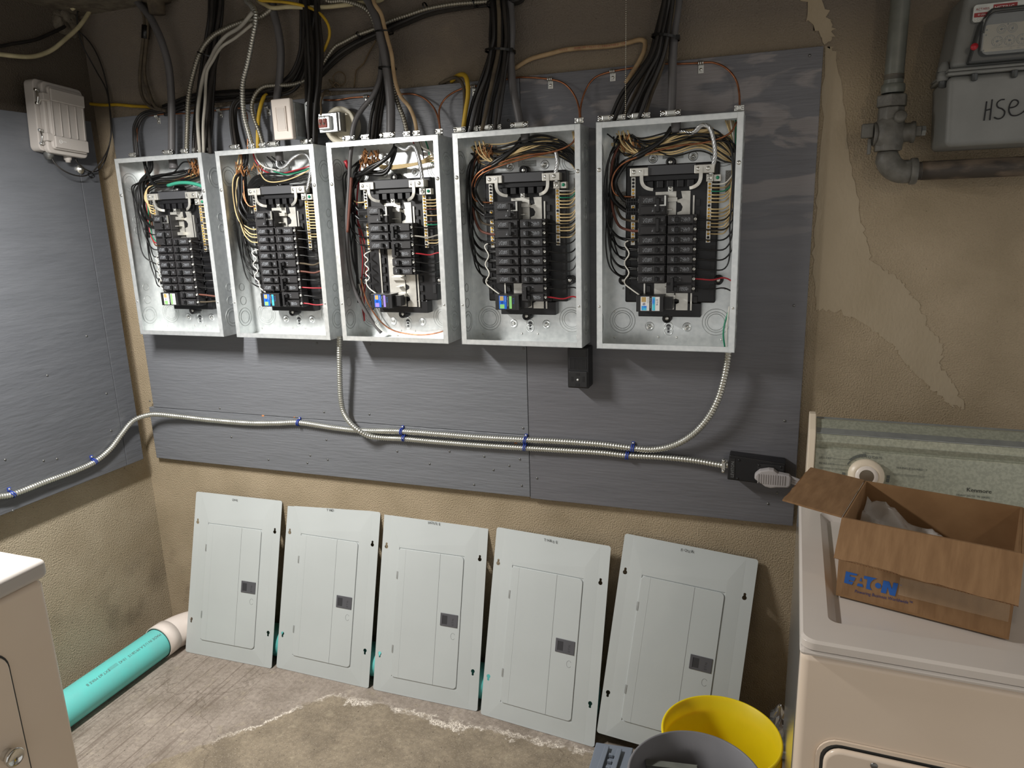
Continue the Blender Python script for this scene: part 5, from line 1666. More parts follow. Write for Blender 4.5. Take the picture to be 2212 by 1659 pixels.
put(MB().lathe([(.022, 0), (.024, .004), (.024, .016), (.016, .02), (.016, .03)], (mx0 + .06, -.12, mzt + .001), (0, 0, 1), 20), 'swivel', 'meter_grey', t)
put(MB().lathe([(.022, 0), (.024, .004), (.024, .016), (.016, .02), (.016, .29 - .001)], (mx0 + .24, -.12, mzt + .001), (0, 0, 1), 20), 'swivel', 'meter_grey', t)
# index: sloped on the upper case
yi = MY - .008
o = put(MB().prism([(2.475, 1.852), (2.72, 1.852), (2.72, 1.953), (2.506, 1.953), (2.489, 1.926)], (0, yi - .016, 0), (1, 0, 0), (0, 0, 1), (0, .026, 0)), 'index_housing', 'meter_dark', t, bevel=.004)
put(MB().lathe([(.0068, 0), (.0064, .005), (0, .006)], (2.4825, yi - .0165, 1.883), (0, -1, 0), 16), 'seal_plug', 'wire_red', o, label='round red seal plug')
yf = yi - .0185
put(MB().prism(rrect(.128, .0505, .006), (2.4975, yf, 1.871), (1, 0, 0), (0, 0, 1), (0, .0015, 0)), 'dial_plate', 'dial_face', o)
mb = MB()
ys = yf - .0004
for k in range(3):
    cx, cz = 2.5215 + k * .0212, 1.889
    mb.torus((cx, ys, cz), .0094, .0004, (0, 1, 0), 24, 4)
    for d in range(10):
        a = PI / 2 - (d * PI / 5) * (1 if k == 1 else -1)
        mb.text(str(d), .0044, (cx + .0070 * math.cos(a), ys, cz + .0070 * math.sin(a) - .0015), (1, 0, 0), (0, 0, 1), 'CENTER')
for k in range(2):
    cx, cz = 2.5268 + k * .0188, 1.911
    mb.torus((cx, ys, cz), .0080, .0004, (0, 1, 0), 24, 4)
    mb.torus((cx, ys, cz), .0056, .0003, (0, 1, 0), 20, 4)
mb.text('1,000,000 PER REV  100,000 PER REV  10,000 PER REV', .0028, (2.511, ys - .0002, 1.8762), (1, 0, 0), (0, 0, 1))
mb.text('175        400', .0036, (2.543, ys - .0002, 1.8722), (1, 0, 0), (0, 0, 1))
for q in ((2.5015, 1.912), (2.501, 1.9025), (2.4995, 1.874), (2.537, 1.9195)):
    mb.lathe([(.0015, 0), (0, .0002)], (q[0], ys, q[1]), (0, -1, 0), 10)
put(mb, 'dial_print', 'print_black', o)
for (cx, cz, a, l) in ((2.5215, 1.889, .15, .0068), (2.5427, 1.889, 2.7, .0068), (2.5639, 1.889, -.7, .0068), (2.5268, 1.911, .05, .0066), (2.5456, 1.911, -2.0, .0064)):
    mb = MB().lathe([(.0024, 0), (.0022, .0010), (0, .0012)], (cx, ys - .0003, cz), (0, -1, 0), 12)
    d, n = np.array([math.cos(a), 0, math.sin(a)]), np.array([-math.sin(a), 0, math.cos(a)])
    p = np.array([cx, ys - .0013, cz])
    mb.add([p - n * .0009 - d * .003, p + n * .0009 - d * .003, p + d * l], [(0, 1, 2)])
    put(mb, 'dial_hand', 'print_black', o)
cov = MB().prism(rrect(.140, .076, .014), (2.4925, yf - .012, 1.863), (1, 0, 0), (0, .05, 1), (0, .0012, 0))
for x_ in (2.493, 2.631):
    cov.box(x_, x_ + .0012, yf - .0105, yf + .002, 1.872, 1.932)
put(cov, 'window', 'clear_hard', o)
put(MB().tube(cr([(2.4935, yf - .010, 1.905), (2.497, yf - .0095, 1.928), (2.506, yf - .008, 1.9395), (2.520, yf - .008, 1.9415), (2.63, yf - .008, 1.9415)], .004), .0022, 8), 'window_hood', 'meter_dark', o)
yb_ = MY - .010
pl = put(MB().prism(rrect(.094, .033, .006), (2.4775, yb_, 1.9315), (1, 0, 0), (0, 0, 1), (0, .010, 0)), 'badge', 'galv_dull', t)
put(MB().box(2.512, 2.553, yb_ - .0006, yb_ - .0001, 1.9475, 1.9615), 'badge_panel', 'print_red', pl)
mb = MB().box(2.4795, 2.503, yb_ - .0006, yb_ - .0001, 1.9410, 1.9490)
put(mb, 'badge_stripe', 'print_red', pl)
put(MB().text('ACTARIS', .0064, (2.4815, yb_ - .0006, 1.9535), (1, 0, 0), (0, 0, 1), sx=.95), 'lettering', 'print_red', pl)
mb = MB().text('METRIC', .0100, (2.5135, yb_ - .0009, 1.9510), (1, 0, 0), (0, 0, 1))
mb.text('\u00a9 USA', .0048, (2.486, yb_ - .0009, 1.9435), (1, 0, 0), (0, 0, 1))
put(mb, 'lettering', 'label_white', pl)
put(MB().text('5/02', .0078, (2.482, yb_ - .0004, 1.9335), (1, 0, 0), (0, 0, 1)), 'lettering', 'label_white', pl)
# marker writing HSE, drawn in strokes on the lower case
mb = MB()


def stroke(pts, r=.0013):
    pts = cr([at(1960 + x / 4.607, y / 4.607, y=MY - .0042) for x, y in pts], .002)
    mb.tube(pts, r, 6)


for s_ in ([(790, 1010), (765, 1200)], [(845, 990), (822, 1195)], [(775, 1100), (835, 1085)],
           [(968, 990), (930, 995), (895, 1025), (900, 1065), (945, 1085), (970, 1115), (950, 1165), (905, 1183), (865, 1168)],
           [(1015, 1075), (1075, 1060), (1105, 1025), (1090, 998), (1050, 1000), (1020, 1045), (1012, 1100), (1035, 1145), (1085, 1150), (1140, 1125), (1175, 1095)]):
    stroke(s_)
put(mb, 'handwriting', 'print_black', t)
# ------------------------------------------------------------------ the five panel covers leaning on the wall
W2, H2 = .38868, .60957
COV = [(.0850, -.177, .273, .022, 0), (.4860, -.157, .271, -.016, 0), (.8920, -.1625, .274, .004, 0), (1.2950, -.169, .282, -.094, 0), (1.6860, -.1900, .288, .030, .092)]
TXT = ['ONE', 'TWO', 'HOUSE', 'THREE', 'FOUR']
CL_ = ['grey panel cover marked ONE, leaning at the left by the white pipe elbow', 'grey panel cover marked TWO leaning against the wall', 'grey panel cover marked HOUSE leaning in the middle of the row',
       'grey panel cover marked THREE leaning against the wall', 'grey panel cover marked FOUR leaning crooked behind the yellow bucket']


def keyhole_poly(u, v, up):
    s = 1 if up else -1
    out = []
    for k in range(15):
        a = PI / 2 * s + .55 * s + (2 * PI - 1.1) * k / 14 * s
        out.append((u + .0066 * math.cos(a), -v + .0066 * math.sin(a)))
    for k in range(7):
        a = -.5 + (PI + 1.0) * k / 6
        out.append((u + .0040 * math.cos(a), -v + s * .0105 + .0040 * math.sin(a) * s))
    return out


def plate_with_holes(w, h, d, holes):
    """thin sheet with real key slots cut through it"""
    c = bpy.data.curves.new('c', 'CURVE')
    c.dimensions = '2D'
    c.fill_mode = 'BOTH'
    c.extrude = d / 2
    for poly in [rrect(w, h, .008, 4)] + holes:
        s = c.splines.new('POLY')
        s.points.add(len(poly) - 1)
        for p, q in zip(s.points, poly):
            p.co = (q[0], q[1], 0, 1)
        s.use_cyclic_u = True
    ob = bpy.data.objects.new('c', c)
    COL.objects.link(ob)
    me = bpy.data.meshes.new_from_object(ob.evaluated_get(bpy.context.evaluated_depsgraph_get()))
    mb = MB()
    mb.add([(v.co.x, -v.co.z, v.co.y) for v in me.vertices], [tuple(p.vertices) for p in me.polygons])
    bpy.data.objects.remove(ob)
    bpy.data.meshes.remove(me)
    bpy.data.curves.remove(c)
    return mb


KH = [(.0165, .116, True), (.365, .116, True), (.017, .483, False), (.3645, .483, False)]
for i, (bx_, by_, tl, yaw, roll) in enumerate(COV):
    t = thing('panel_cover', CL_[i], 'panel cover', (bx_, by_, .001 + (.042 if roll else 0)), group='grey panel covers along the foot of the wall', local=True)
    t.rotation_mode = 'QUATERNION'
    Rm = Matrix.Rotation(yaw, 3, 'Z') @ Matrix.Rotation(-tl, 3, 'X') @ Matrix.Rotation(roll, 3, 'Y')
    t.rotation_quaternion = Rm.to_quaternion()
    if i == 0:
        sheet = plate_with_holes(W2, H2, .0014, [[(u, H2 + v) for u, v in keyhole_poly(*k)] for k in KH])
        a = .055
        # raised field between the slots: bevelled pan
        o = put(sheet, 'sheet', 'cover_grey', t)
        pan = MB()
        u0, u1, v0, v1, e, d = .027, .355, .006, .604, .042, .0032
        zq = lambda v: H2 - v
        outer = [(u0, 0, zq(v1)), (u1, 0, zq(v1)), (u1, 0, zq(v0)), (u0, 0, zq(v0))]
        inner = [(u0 + e, -d, zq(v1 - .045)), (u1 - e, -d, zq(v1 - .045)), (u1 - e, -d, zq(v0 + .07)), (u0 + e, -d, zq(v0 + .07))]
        dr = [(.066, -d, zq(.552)), (.311, -d, zq(.552)), (.311, -d, zq(.113)), (.066, -d, zq(.113))]
        fl = [(p[0], -.001, p[2]) for p in dr]
        pan.add([(p[0], -.0008, p[2]) for p in outer] + inner + dr + fl, [(k, (k + 1) % 4, 4 + (k + 1) % 4, 4 + k) for k in range(4)] + [(4 + k, 4 + (k + 1) % 4, 8 + (k + 1) % 4, 8 + k) for k in range(4)]
                + [(8 + k, 8 + (k + 1) % 4, 12 + (k + 1) % 4, 12 + k) for k in range(4)] + [(12, 13, 14, 15)])
        put(pan, 'raised_pan', 'cover_grey', t, bevel=.0015)
        dmb = MB().prism(rrect(.243, .437, .013), (.067, -.0005, H2 - .5515), (1, 0, 0), (0, 0, 1), (0, -.0058, 0))
        door = put(dmb, 'door', 'cover_grey', t, bevel=.0012)
        for u, wd, dy in ((.0935, .0016, .0003), (.2245, .0008, .0002)):
            put(MB().box(u, u + wd, -.0067, -.0063, H2 - .551, H2 - .115), 'door_crease', 'cover_grey' if wd > .001 else 'print_grey', door)
        for v in (.206, .457):
            put(MB().box(.0655, .0705, -.0075, -.0058, H2 - v - .013, H2 - v + .013), 'hinge', 'galv_dull', door)
        la = put(MB().box(.2395, .3025, -.0088, -.0063, H2 - .350, H2 - .308), 'latch', 'latch_grey', door, bevel=.001)
        put(MB().box(.246, .265, -.0092, -.0089, H2 - .343, H2 - .315), 'latch_pocket', 'latch_dark', la)
        put(MB().hexa([(.246, -.0092, H2 - .343), (.2475, -.0092, H2 - .343), (.246, -.0103, H2 - .343), (.2475, -.0103, H2 - .343), (.246, -.0092, H2 - .315), (.2475, -.0092, H2 - .315), (.246, -.0103, H2 - .315), (.2475, -.0103, H2 - .315)]), 'pocket_edge', 'latch_grey', la)
        put(MB().text('E\u00b7T\u00b7N', .0095, (.289, -.0090, H2 - .344), (0, 0, 1), (-1, 0, 0)), 'lettering', 'latch_dark', la)
        mb = MB().tube([(.288 + .0075 * math.cos(a_), -.0065, H2 - .380 + .0105 * math.sin(a_)) for a_ in np.linspace(.6, 2 * PI - .6, 18)], .0004, 4)
        put(mb, 'knockout_ring', 'print_grey', door)
        pc = [(c, [k for k in COL.objects if k.parent == c]) for c in COL.objects if c.parent == t]
        CT = {}
        for c in COL.objects:
            if c.parent:
                CT.setdefault(c.parent.name, []).append(c)
        kids0 = list(CT[t.name])
    else:
        for c in kids0:
            dup_tree(c, t, CT)
    mb = MB()
    rr = random.Random(50 + i)
    x = .170
    for ch in TXT[i]:
        mb.text(ch, .0115 * rr.uniform(.9, 1.1), (x, -.0030, H2 - .019 + rr.uniform(-.001, .001)), (1, 0, .05 + rr.uniform(-.1, .1)), (0, -.1, 1), lift=.0006)
        x += .0100
    put(mb, 'handwriting', 'print_black', t)

# ------------------------------------------------------------------ sewer pipe on the floor
PR = .057
t = thing('sewer_pipe', 'turquoise plastic sewer pipe lying along the left wall, printed black', 'pipe', (.022, -.9, 0))
put(MB().cyl((.016, -1.9, PR), (.016, -.222, PR), PR, n=40, caps=False), 'tube', 'pvc_teal', t)


def curved_text(txt, size, s0, ang, r, mat, parent):
    """print wrapped on the pipe, reading from the corner end towards the viewer"""
    m = MB().text(txt, size, (0, 0, 0), (1, 0, 0), (0, 1, 0))
    v = np.vstack(m.v)
    out = np.empty_like(v)
    a = ang - v[:, 1] / r
    out[:, 0] = .016 + (r + .0004) * np.cos(a)
    out[:, 1] = s0 - v[:, 0]
    out[:, 2] = PR + (r + .0004) * np.sin(a)
    m.v = [out]
    # glyph faces are flat fans over a gentle curve: fine at this size
    return put(m, 'lettering', mat, parent)


curved_text('1 MADE IN U.S.A.', .0140, -.228, 1.12, PR, 'print_dark', t)
curved_text('09/28/15  10:42', .0140, -.335, 1.12, PR, 'print_dark', t)
curved_text('||||||||||', .014, -.428, 1.12, PR, 'print_dark', t)
curved_text('EXT.#3 MIKE B', .0140, -.462, 1.12, PR, 'print_dark', t)
t2 = thing('pipe_elbow', 'white plastic pipe elbow on the floor in the corner', 'pipe fitting', (.03, -.13, 0))
ctr = np.array([.128, -.205, PR])
pts = [(.016, -.232, PR), (.016, -.190, PR)]
Rr = .10
for a in np.linspace(0, PI / 2, 10):
    pts.append((.016 + Rr * (1 - math.cos(a)), -.190 + .112 * math.sin(a), PR + .0))
pts += [(.15, -.078, PR), (.172, -.078, PR)]
put(MB().tube(cr(pts, .01), PR + .0035, 32), 'bend', 'pvc_white', t2)
mb = MB().tube([(.016, -.232, PR + .001), (.016, -.180, PR + .001)], PR + .0065, 32)
put(mb, 'socket', 'pvc_white', t2)
put(MB().cyl((.145, -.078, PR), (.178, -.078, PR), PR + .0065, n=32), 'socket', 'pvc_white', t2)
t = thing('sewer_pipe', 'turquoise plastic pipe running along the wall behind the leaning covers', 'pipe', (1.0, -.078, 0))
put(MB().cyl((.172, -.078, PR), (1.66, -.078, PR), PR, n=32, caps=True), 'tube', 'pvc_teal', t)
# ------------------------------------------------------------------ dryer on the right (own frame: X right, Y back, Z up)
t = thing('clothes_dryer', 'almond clothes dryer with a grey control panel, right of the plywood', 'dryer', (2.183, -.93, 0), rot=(0, 0, -.033), local=True)
DW, DD = .70, .70
put(MB().box(.002, DW - .002, 0.004, DD, .02, .889), 'cabinet', 'enamel_cream', t, bevel=.014, seg=5)
put(MB().box(.0005, .0018, .03, DD - .01, .02, .885), 'side_skin', 'enamel_side', t)
for x in (.05, DW - .05):
    for y in (.06, DD - .06):
        put(MB().lathe([(.018, 0), (.018, .006), (.008, .008), (.008, .0205)], (x, y, 0), (0, 0, 1), 14), 'foot', 'meter_dark', t)
# lid: a rim with a sunken field
lid = MB()
a, b, r = .0, DW, .043
xs = [0, .046, DW - .046, DW]
ys = [-.012, .050, .502, .60]
zt, zr = .921, .9075
lid.box(0, DW, -.012, DD, .893, .905)
put(lid, 'lid_base', 'enamel_white', t, bevel=.006)
lid = MB()
outer = rrect(DW, DD + .012, .022, 14)
inner = rrect(DW - .088, .46, .016, 14)
o_ = [(x, y - .012, .9055) for x, y in outer]
o1 = [(x, y - .012, zt - .004) for x, y in outer]
o2 = [(.004 + x * (DW - .008) / DW, -.012 + .004 + y * (DD + .004) / (DD + .012), zt) for x, y in outer]
i1 = [(x + .042, y + .054, zt) for x, y in inner]
i2 = [(x * .955 + .056, y * .935 + .069, zr) for x, y in inner]
n = len(o_)
f = []
for q in range(4):
    f += [(q * n + k, q * n + (k + 1) % n, (q + 1) * n + (k + 1) % n, (q + 1) * n + k) for k in range(n)]
lid.add(o_ + o1 + o2 + i1 + i2, f + [tuple(4 * n + k for k in range(n))], False)
put(lid, 'lid', 'enamel_white', t, bevel=.002)
# door, sunk in a rounded frame
mb = MB()
ro = rrect(.60, .50, .035, 6)
ri = rrect(.588, .488, .030, 6)
A = [(x + .035, -.0005, z + .245) for x, z in ro]
B = [(x + .041, -.0005, z + .251) for x, z in ri]
C = [(x + .041, .0034, z + .251) for x, z in ri]
A2 = [(x + .035, .0036, z + .245) for x, z in ro]
n = len(A)
fc = []
for q in range(3):
    fc += [(q * n + k, q * n + (k + 1) % n, (q + 1) * n + (k + 1) % n, (q + 1) * n + k) for k in range(n)]
mb.add(A2 + A + B + C, fc)
put(mb, 'door_frame', 'enamel_cream', t)
put(MB().prism(rrect(.588, .488, .030, 6), (.041, .0036, .251), (1, 0, 0), (0, 0, 1), (0, -.0008, 0)), 'door_gap', 'meter_dark', t)
dr = put(MB().prism(rrect(.578, .478, .028, 6), (.046, .0026, .256), (1, 0, 0), (0, 0, 1), (0, -.0125, 0)), 'door', 'enamel_cream', t, bevel=.006, seg=3)
screw_head(dr, (.118, -.010, .722), r=.0055, mat='steel_dark')
put(MB().box(.30, .40, -.020, -.0102, .70, .722), 'door_pull', 'enamel_white', dr, bevel=.004)
# console
cs = thing
prof = [(.69, .9215), (.652, .9215), (.672, 1.018), (.678, 1.020), (.670, 1.036), (.678, 1.052), (.72, 1.076), (.735, 1.076), (.735, .9215)]


def ext(mb, poly, xa, xb):
    return mb.prism(poly, (xa, 0, 0), (0, 1, 0), (0, 0, 1), (xb - xa, 0, 0))


put(ext(MB(), prof, .030, DW - .030), 'console', 'console_panel', t, bevel=.002)
put(MB().hexa([(.0305, .677, 1.0532), (DW - .0305, .677, 1.0532), (.0305, .7345, 1.0745), (DW - .0305, .7345, 1.0745), (.0305, .6775, 1.0545), (DW - .0305, .6775, 1.0545), (.0305, .735, 1.0785), (DW - .0305, .735, 1.0785)]), 'console_top', 'console_top', t)
capp = [(.640, .9215), (.664, 1.05), (.675, 1.062), (.722, 1.088), (.745, 1.088), (.745, .9215)]
for xa in (.014, DW - .030):
    put(ext(MB(), capp, xa, xa + .0155), 'console_end', 'almond', t, bevel=.002)


def pan(u, z):
    """a point on the sloping control panel"""
    y = .652 + (z - .9215) / .0965 * .020
    return np.array([u, y - .0006, z])


UPV = np.array([0, .020, .0965])
UPV /= np.linalg.norm(UPV)
NV = np.array([0, -.0965, .020])
NV /= np.linalg.norm(NV)
kc = pan(.1415, .9645)
kn = put(MB().lathe([(.0385, 0), (.0385, .010), (.036, .016), (.030, .018), (.029, .019), (.022, .0195), (.021, .016), (.0205, .016)], kc, NV, 36), 'dial_knob', 'almond', t)
put(MB().lathe([(.0245, .0185), (.0225, .022), (.0155, .0225)], kc, NV, 30), 'knob_collar', 'switch_white', kn)
put(MB().lathe([(.0152, .0222), (0, .0226)], kc, NV, 30), 'knob_cap', 'brushed', kn, label='spun bright metal cap')
for k, (a0, a1) in enumerate(((2.65, 2.42), (2.40, 2.26), (2.24, 2.10), (2.08, 1.94), (1.92, 1.78), (1.76, 1.62))):
    pts = []
    r0 = .0435
    r1 = .0465 if k == 0 else .0500
    for a in np.linspace(a0, a1, 4):
        pts.append((r0 * math.cos(a), r0 * math.sin(a)))
    for a in np.linspace(a1, a0, 4):
        pts.append((r1 * math.cos(a), r1 * math.sin(a)))
    put(MB().prism(pts, kc, (1, 0, 0), UPV, NV * .0005), 'scale_mark', 'print_dark', t)
for a0, a1 in ((-.05, .10), (-.25, -.07), (3.10, 3.3)):
    pts = [(.0435 * math.cos(a), .0435 * math.sin(a)) for a in np.linspace(a0, a1, 3)] + [(.0500 * math.cos(a), .0500 * math.sin(a)) for a in np.linspace(a1, a0, 3)]
    put(MB().prism(pts, kc, (1, 0, 0), UPV, NV * .0005), 'scale_mark', 'print_dark', t)
pts = [(.0435 * math.cos(a), .0435 * math.sin(a)) for a in np.linspace(1.6, 1.33, 4)] + [(.0470 * math.cos(a), .0470 * math.sin(a)) for a in np.linspace(1.33, 1.6, 4)]
put(MB().prism(pts, kc, (1, 0, 0), UPV, NV * .0005), 'scale_mark', 'print_faint', t)
mb = MB()
mb.text('AUTO DRY', .0092, pan(.125, 1.0035), (1, 0, 0), UPV, lift=.0006)
mb.text('I', .0092, pan(.171, 1.0035), (1, 0, 0), UPV, lift=.0006)
mb.text('WRINKLE GUARD   I', .0068, pan(.203, .986), (1, 0, 0), UPV, lift=.0006)
mb.text('LESS DRY', .0066, pan(.040, .9945), (1, 0, 0), UPV, lift=.0006)
mb.text('MORE DRY', .0066, pan(.040, .981), (1, 0, 0), UPV, lift=.0006)
for (u0, u1, z0, z1) in ((.069, .12, .9965, .997), (.071, .113, .983, .9835), (.042, .106, .9735, .974), (.042, .106, .9712, .9716), (.188, .262, .9735, .974), (.190, .262, .9708, .9712)):
    p, q = pan(u0, z0), pan(u1, z1)
    mb.add([p + NV * .0005, (q[0], p[1], p[2]) + NV * .0005, q + NV * .0005, (p[0], q[1], q[2]) + NV * .0005], [(0, 1, 2, 3)])
mb.text('HEAVY DUTY  70 SERIES', .0060, pan(.325, .938), (1, 0, 0), UPV, lift=.0006)
mb.text('EXTRA CAPACITY', .0058, pan(.338, .9275), (1, 0, 0), UPV, lift=.0006)
mb.text('NORMAL AUTO DRY', .0040, pan(.131, 1.0145), (1, 0, 0), UPV, lift=.0006)
mb.text('SIGNAL  OFF', .006, pan(.488, .953), (1, 0, 0), UPV, lift=.0006)
put(mb, 'panel_print', 'print_dark', t)
put(MB().text('Kenmore', .0125, pan(.344, .9495), (1.25, 0, 0), UPV, lift=.0006), 'lettering', 'print_black', t)

# ------------------------------------------------------------------ cardboard box on the dryer
zl = .9115
FL, FR = np.array([2.247, -.768]), np.array([2.488, -.838])
ex = (FR - FL) / np.linalg.norm(FR - FL)
bw, bd, bh = .250, .205, .146
ang = math.atan2(ex[1], ex[0])
t = thing('cardboard_box', 'open brown cardboard box with blue printing on the dryer lid', 'cardboard box', (FL[0], FL[1], zl), rot=(0, 0, ang), local=True)
th = .004
put(MB().box(0, bw, 0, bd, 0, th), 'bottom', 'cardboard_in', t)
fw = put(MB().box(0, bw, 0, th, th, bh), 'wall', 'cardboard', t, label='printed front wall')
put(MB().box(0, bw, bd - th, bd, th, bh), 'wall', 'cardboard_in', t)
put(MB().box(0, th, th, bd - th, th, bh), 'wall', 'cardboard_in', t)
put(MB().box(bw - th, bw, th, bd - th, th, bh), 'wall', 'cardboard_in', t)


def flap(p0, p1, out, ln, name='flap', wav=0., parent=t, taper=0.):
    """a corrugated flap hinged on p0-p1, reaching along `out`; liner, fluting, liner"""
    p0, p1, out = np.array(p0, float), np.array(p1, float), np.array(out, float)
    out /= np.linalg.norm(out)
    d = p1 - p0
    L_ = np.linalg.norm(d)
    d /= L_
    nrm = np.cross(d, out)
    nu, nv = 16, 6
    mb = MB()
    r = random.Random(int(ln * 1e4))
    off = [[wav * math.sin(u * 9 + v * 2) * v + wav * .5 * r.uniform(-1, 1) * v for u in np.linspace(0, 1, nu)] for v in np.linspace(0, 1, nv)]
    edge = [r.uniform(-.0015, .0015) for _ in range(nu)]
    top, bot = [], []
    for j, v in enumerate(np.linspace(0, 1, nv)):
        for k, u in enumerate(np.linspace(0, 1, nu)):
            p = p0 + d * L_ * u + out * (ln - taper * (1 - u) + (edge[k] if j == nv - 1 else 0)) * v + nrm * off[j][k]
            top.append(p + nrm * .0016)
            bot.append(p - nrm * .0016)
    g = lambda j, k: j * nu + k
    fs = []
    m = nu * nv
    for j in range(nv - 1):
        for k in range(nu - 1):
            fs.append((g(j, k), g(j, k + 1), g(j + 1, k + 1), g(j + 1, k)))
            fs.append((m + g(j, k), m + g(j + 1, k), m + g(j + 1, k + 1), m + g(j, k + 1)))
    ring = [g(0, k) for k in range(nu)] + [g(j, nu - 1) for j in range(1, nv)] + [g(nv - 1, k) for k in range(nu - 2, -1, -1)] + [g(j, 0) for j in range(nv - 2, 0, -1)]
    for a, b in zip(ring, ring[1:] + ring[:1]):
        fs.append((a, m + a, m + b, b))
    mb.add(top + bot, fs, False)
    o = put(mb, name, 'cardboard', parent)
    # fluting seen on the cut end
    fl_ = MB()
    e0 = p0 + out * (ln - taper * .5 + .0004)
    pts = []
    nn = int(L_ / .0022)
    for k in range(nn + 1):
        u = k / nn
        kk = min(nu - 1, int(u * (nu - 1)))
        pts.append(e0 + out * taper * (u - .5) + d * L_ * u + nrm * (off[-1][kk] + .0011 * (1 if k % 2 else -1)))
    fl_.tube(pts, .00045, 4, smooth=False)
    put(fl_, 'fluting', 'flute', o)
    return o


cz = np.array([0, 0, 1.])
flap((.0, -.001, bh), (bw + .004, -.001, bh), (0, -.62, -.80), .079, wav=.0006, taper=.009)
flap((-.001, bd - .002, bh), (-.001, .002, bh), (-1, -.03, .10), .098, wav=.0008)
flap((bw + .001, .002, bh), (bw + .001, bd - .002, bh), (.55, -.1, -.84), .098, wav=.001)
# the wordmark: bold capitals, the A cut out between E and T, the O a dot in the hollow of the T
lg = MB()


def glyph(pts):
    q = [(.012 + (x - 140) * .000121, .0255 + (150 - (y - 215 - .225 * (x - 145))) * .000157) for x, y in pts]
    lg.prism(q[::-1], (0, -.0002, 0), (1, 0, 0), (0, 0, 1), (0, -.0005, 0))


glyph([(150, 213), (302, 248), (290, 266), (205, 254), (202, 273), (282, 292), (262, 334), (199, 318), (196, 332), (258, 344), (240, 375), (137, 350)])
glyph([(351, 288), (363, 333), (334, 329)])
glyph([(318, 358), (376, 370), (384, 403), (303, 386)])
glyph([(388, 268), (545, 300), (510, 312), (484, 334), (470, 362), (470, 392), (480, 418), (500, 438), (424, 420), (432, 310), (384, 300)])
glyph([(571 + 38 * math.cos(a), 385 + 32 * math.sin(a) + 8 * math.cos(a)) for a in np.linspace(0, 2 * PI, 20, endpoint=False)])
glyph([(632, 323), (702, 337), (745, 425), (755, 348), (814, 360), (790, 507), (724, 492), (690, 400), (676, 478), (612, 464)])
lg.text('TM', .003, (.095, -.0006, .047), (1, 0, 0), (0, 0, 1))
put(lg, 'lettering', 'print_blue', fw)
lg = MB().text('Powering Business Worldwide\u2122', .0082, (.0292, -.0006, .0142), (1, 0, .05), (0, 0, 1), shear=.15, sx=.80)
put(lg, 'lettering', 'print_navy', fw)
tp = MB().box(.095, bw - .004, -.0007, -.0002, .030, .062)
put(tp, 'packing_tape', 'tape_film', fw)
# clear bag crumpled inside
t2 = thing('plastic_bag', 'crumpled clear plastic bag lying in the cardboard box', 'plastic bag', (FL[0], FL[1], zl + th), rot=(0, 0, ang), local=True)
r = random.Random(8)
nu, nv = 22, 16
vs = []
for j in range(nv):
    for k in range(nu):
        u, v = k / (nu - 1), j / (nv - 1)
        x = .012 + u * .165
        y = .03 + v * .14
        z = .03 + .095 * (1 - .75 * u) * (.4 + .6 * v) + .012 * math.sin(u * 13 + v * 5) * math.sin(v * 9) + r.uniform(-.004, .004)
        vs.append((x, y, max(z, .002)))
fs = [(j * nu + k, j * nu + k + 1, (j + 1) * nu + k + 1, (j + 1) * nu + k) for j in range(nv - 1) for k in range(nu - 1)]
o = put(MB().add(vs, fs, True), 'film', 'clear_film', t2)
o.modifiers.new('thickness', 'SOLIDIFY').thickness = .0006

# ------------------------------------------------------------------ appliance at the left edge
t = thing('clothes_dryer', 'almond front-door dryer cut off by the left edge, chrome door knob', 'dryer', (.40, -1.45, 0))
put(MB().box(.085, .745, -1.79, -1.094, .02, .886), 'cabinet', 'enamel_cream', t, bevel=.012, seg=5)
put(MB().box(.08, .757, -1.795, -1.088, .8905, .932), 'lid', 'enamel_dimmed', t, bevel=.013, seg=5)
for x in (.11, .69):
    for y in (-1.74, -1.15):
        put(MB().lathe([(.018, 0), (.018, .006), (.008, .008), (.008, .0205)], (x, y, 0), (0, 0, 1), 14), 'foot', 'meter_dark', t)
gap = [(y, z) for y, z in rrect(.516, .536, .045, 7)]
put(MB().prism(gap, (.7452, -1.708, .259), (0, 1, 0), (0, 0, 1), (.0008, 0, 0)), 'door_gap', 'meter_dark', t)
dd = put(MB().prism(rrect(.508, .528, .042, 7), (.7456, -1.704, .263), (0, 1, 0), (0, 0, 1), (.006, 0, 0)), 'door', 'enamel_cream', t, bevel=.003)
kb = at(28, 1630, x=.765)
kp = (.7517, kb[1] - .004, kb[2])
put(MB().lathe([(.012, 0), (.012, .014), (.017, .018), (.0185, .026), (.016, .028), (.014, .0255), (0, .0255)], kp, (1, 0, 0), 26), 'door_knob', 'chrome', dd, label='round chrome door knob')

# ------------------------------------------------------------------ buckets and bits on the floor


def bucket(name, label, c, rt, rb, h, mat, lip, cat='bucket'):
    t = thing(name, label, cat, (c[0], c[1], 0))
    wth = .0028
    prof = [(0, .004), (rb - wth, .004), (rb - wth + (rt - rb) * .33, h * .33), (rb - wth + (rt - rb) * .66, h * .66), (rt - wth, h), (rt + .0005, h + .0012), (rt + .0032, h - .002), (rt + .0025, h - .010), (rt - .0002, h - .011)]
    body = [(rt - .0002 - (rt - rb) * .03, h - .012)]
    if lip:
        prof += [(rt - .001, h - .04), (rt + .003, h - .042), (rt + .003, h - .047), (rt - .002, h - .049)]
    prof += [(rb, .0015), (rb - .004, 0), (0, 0)]
    put(MB().lathe(prof, (c[0], c[1], 0), (0, 0, 1), 128), 'shell', mat, t)
    return t


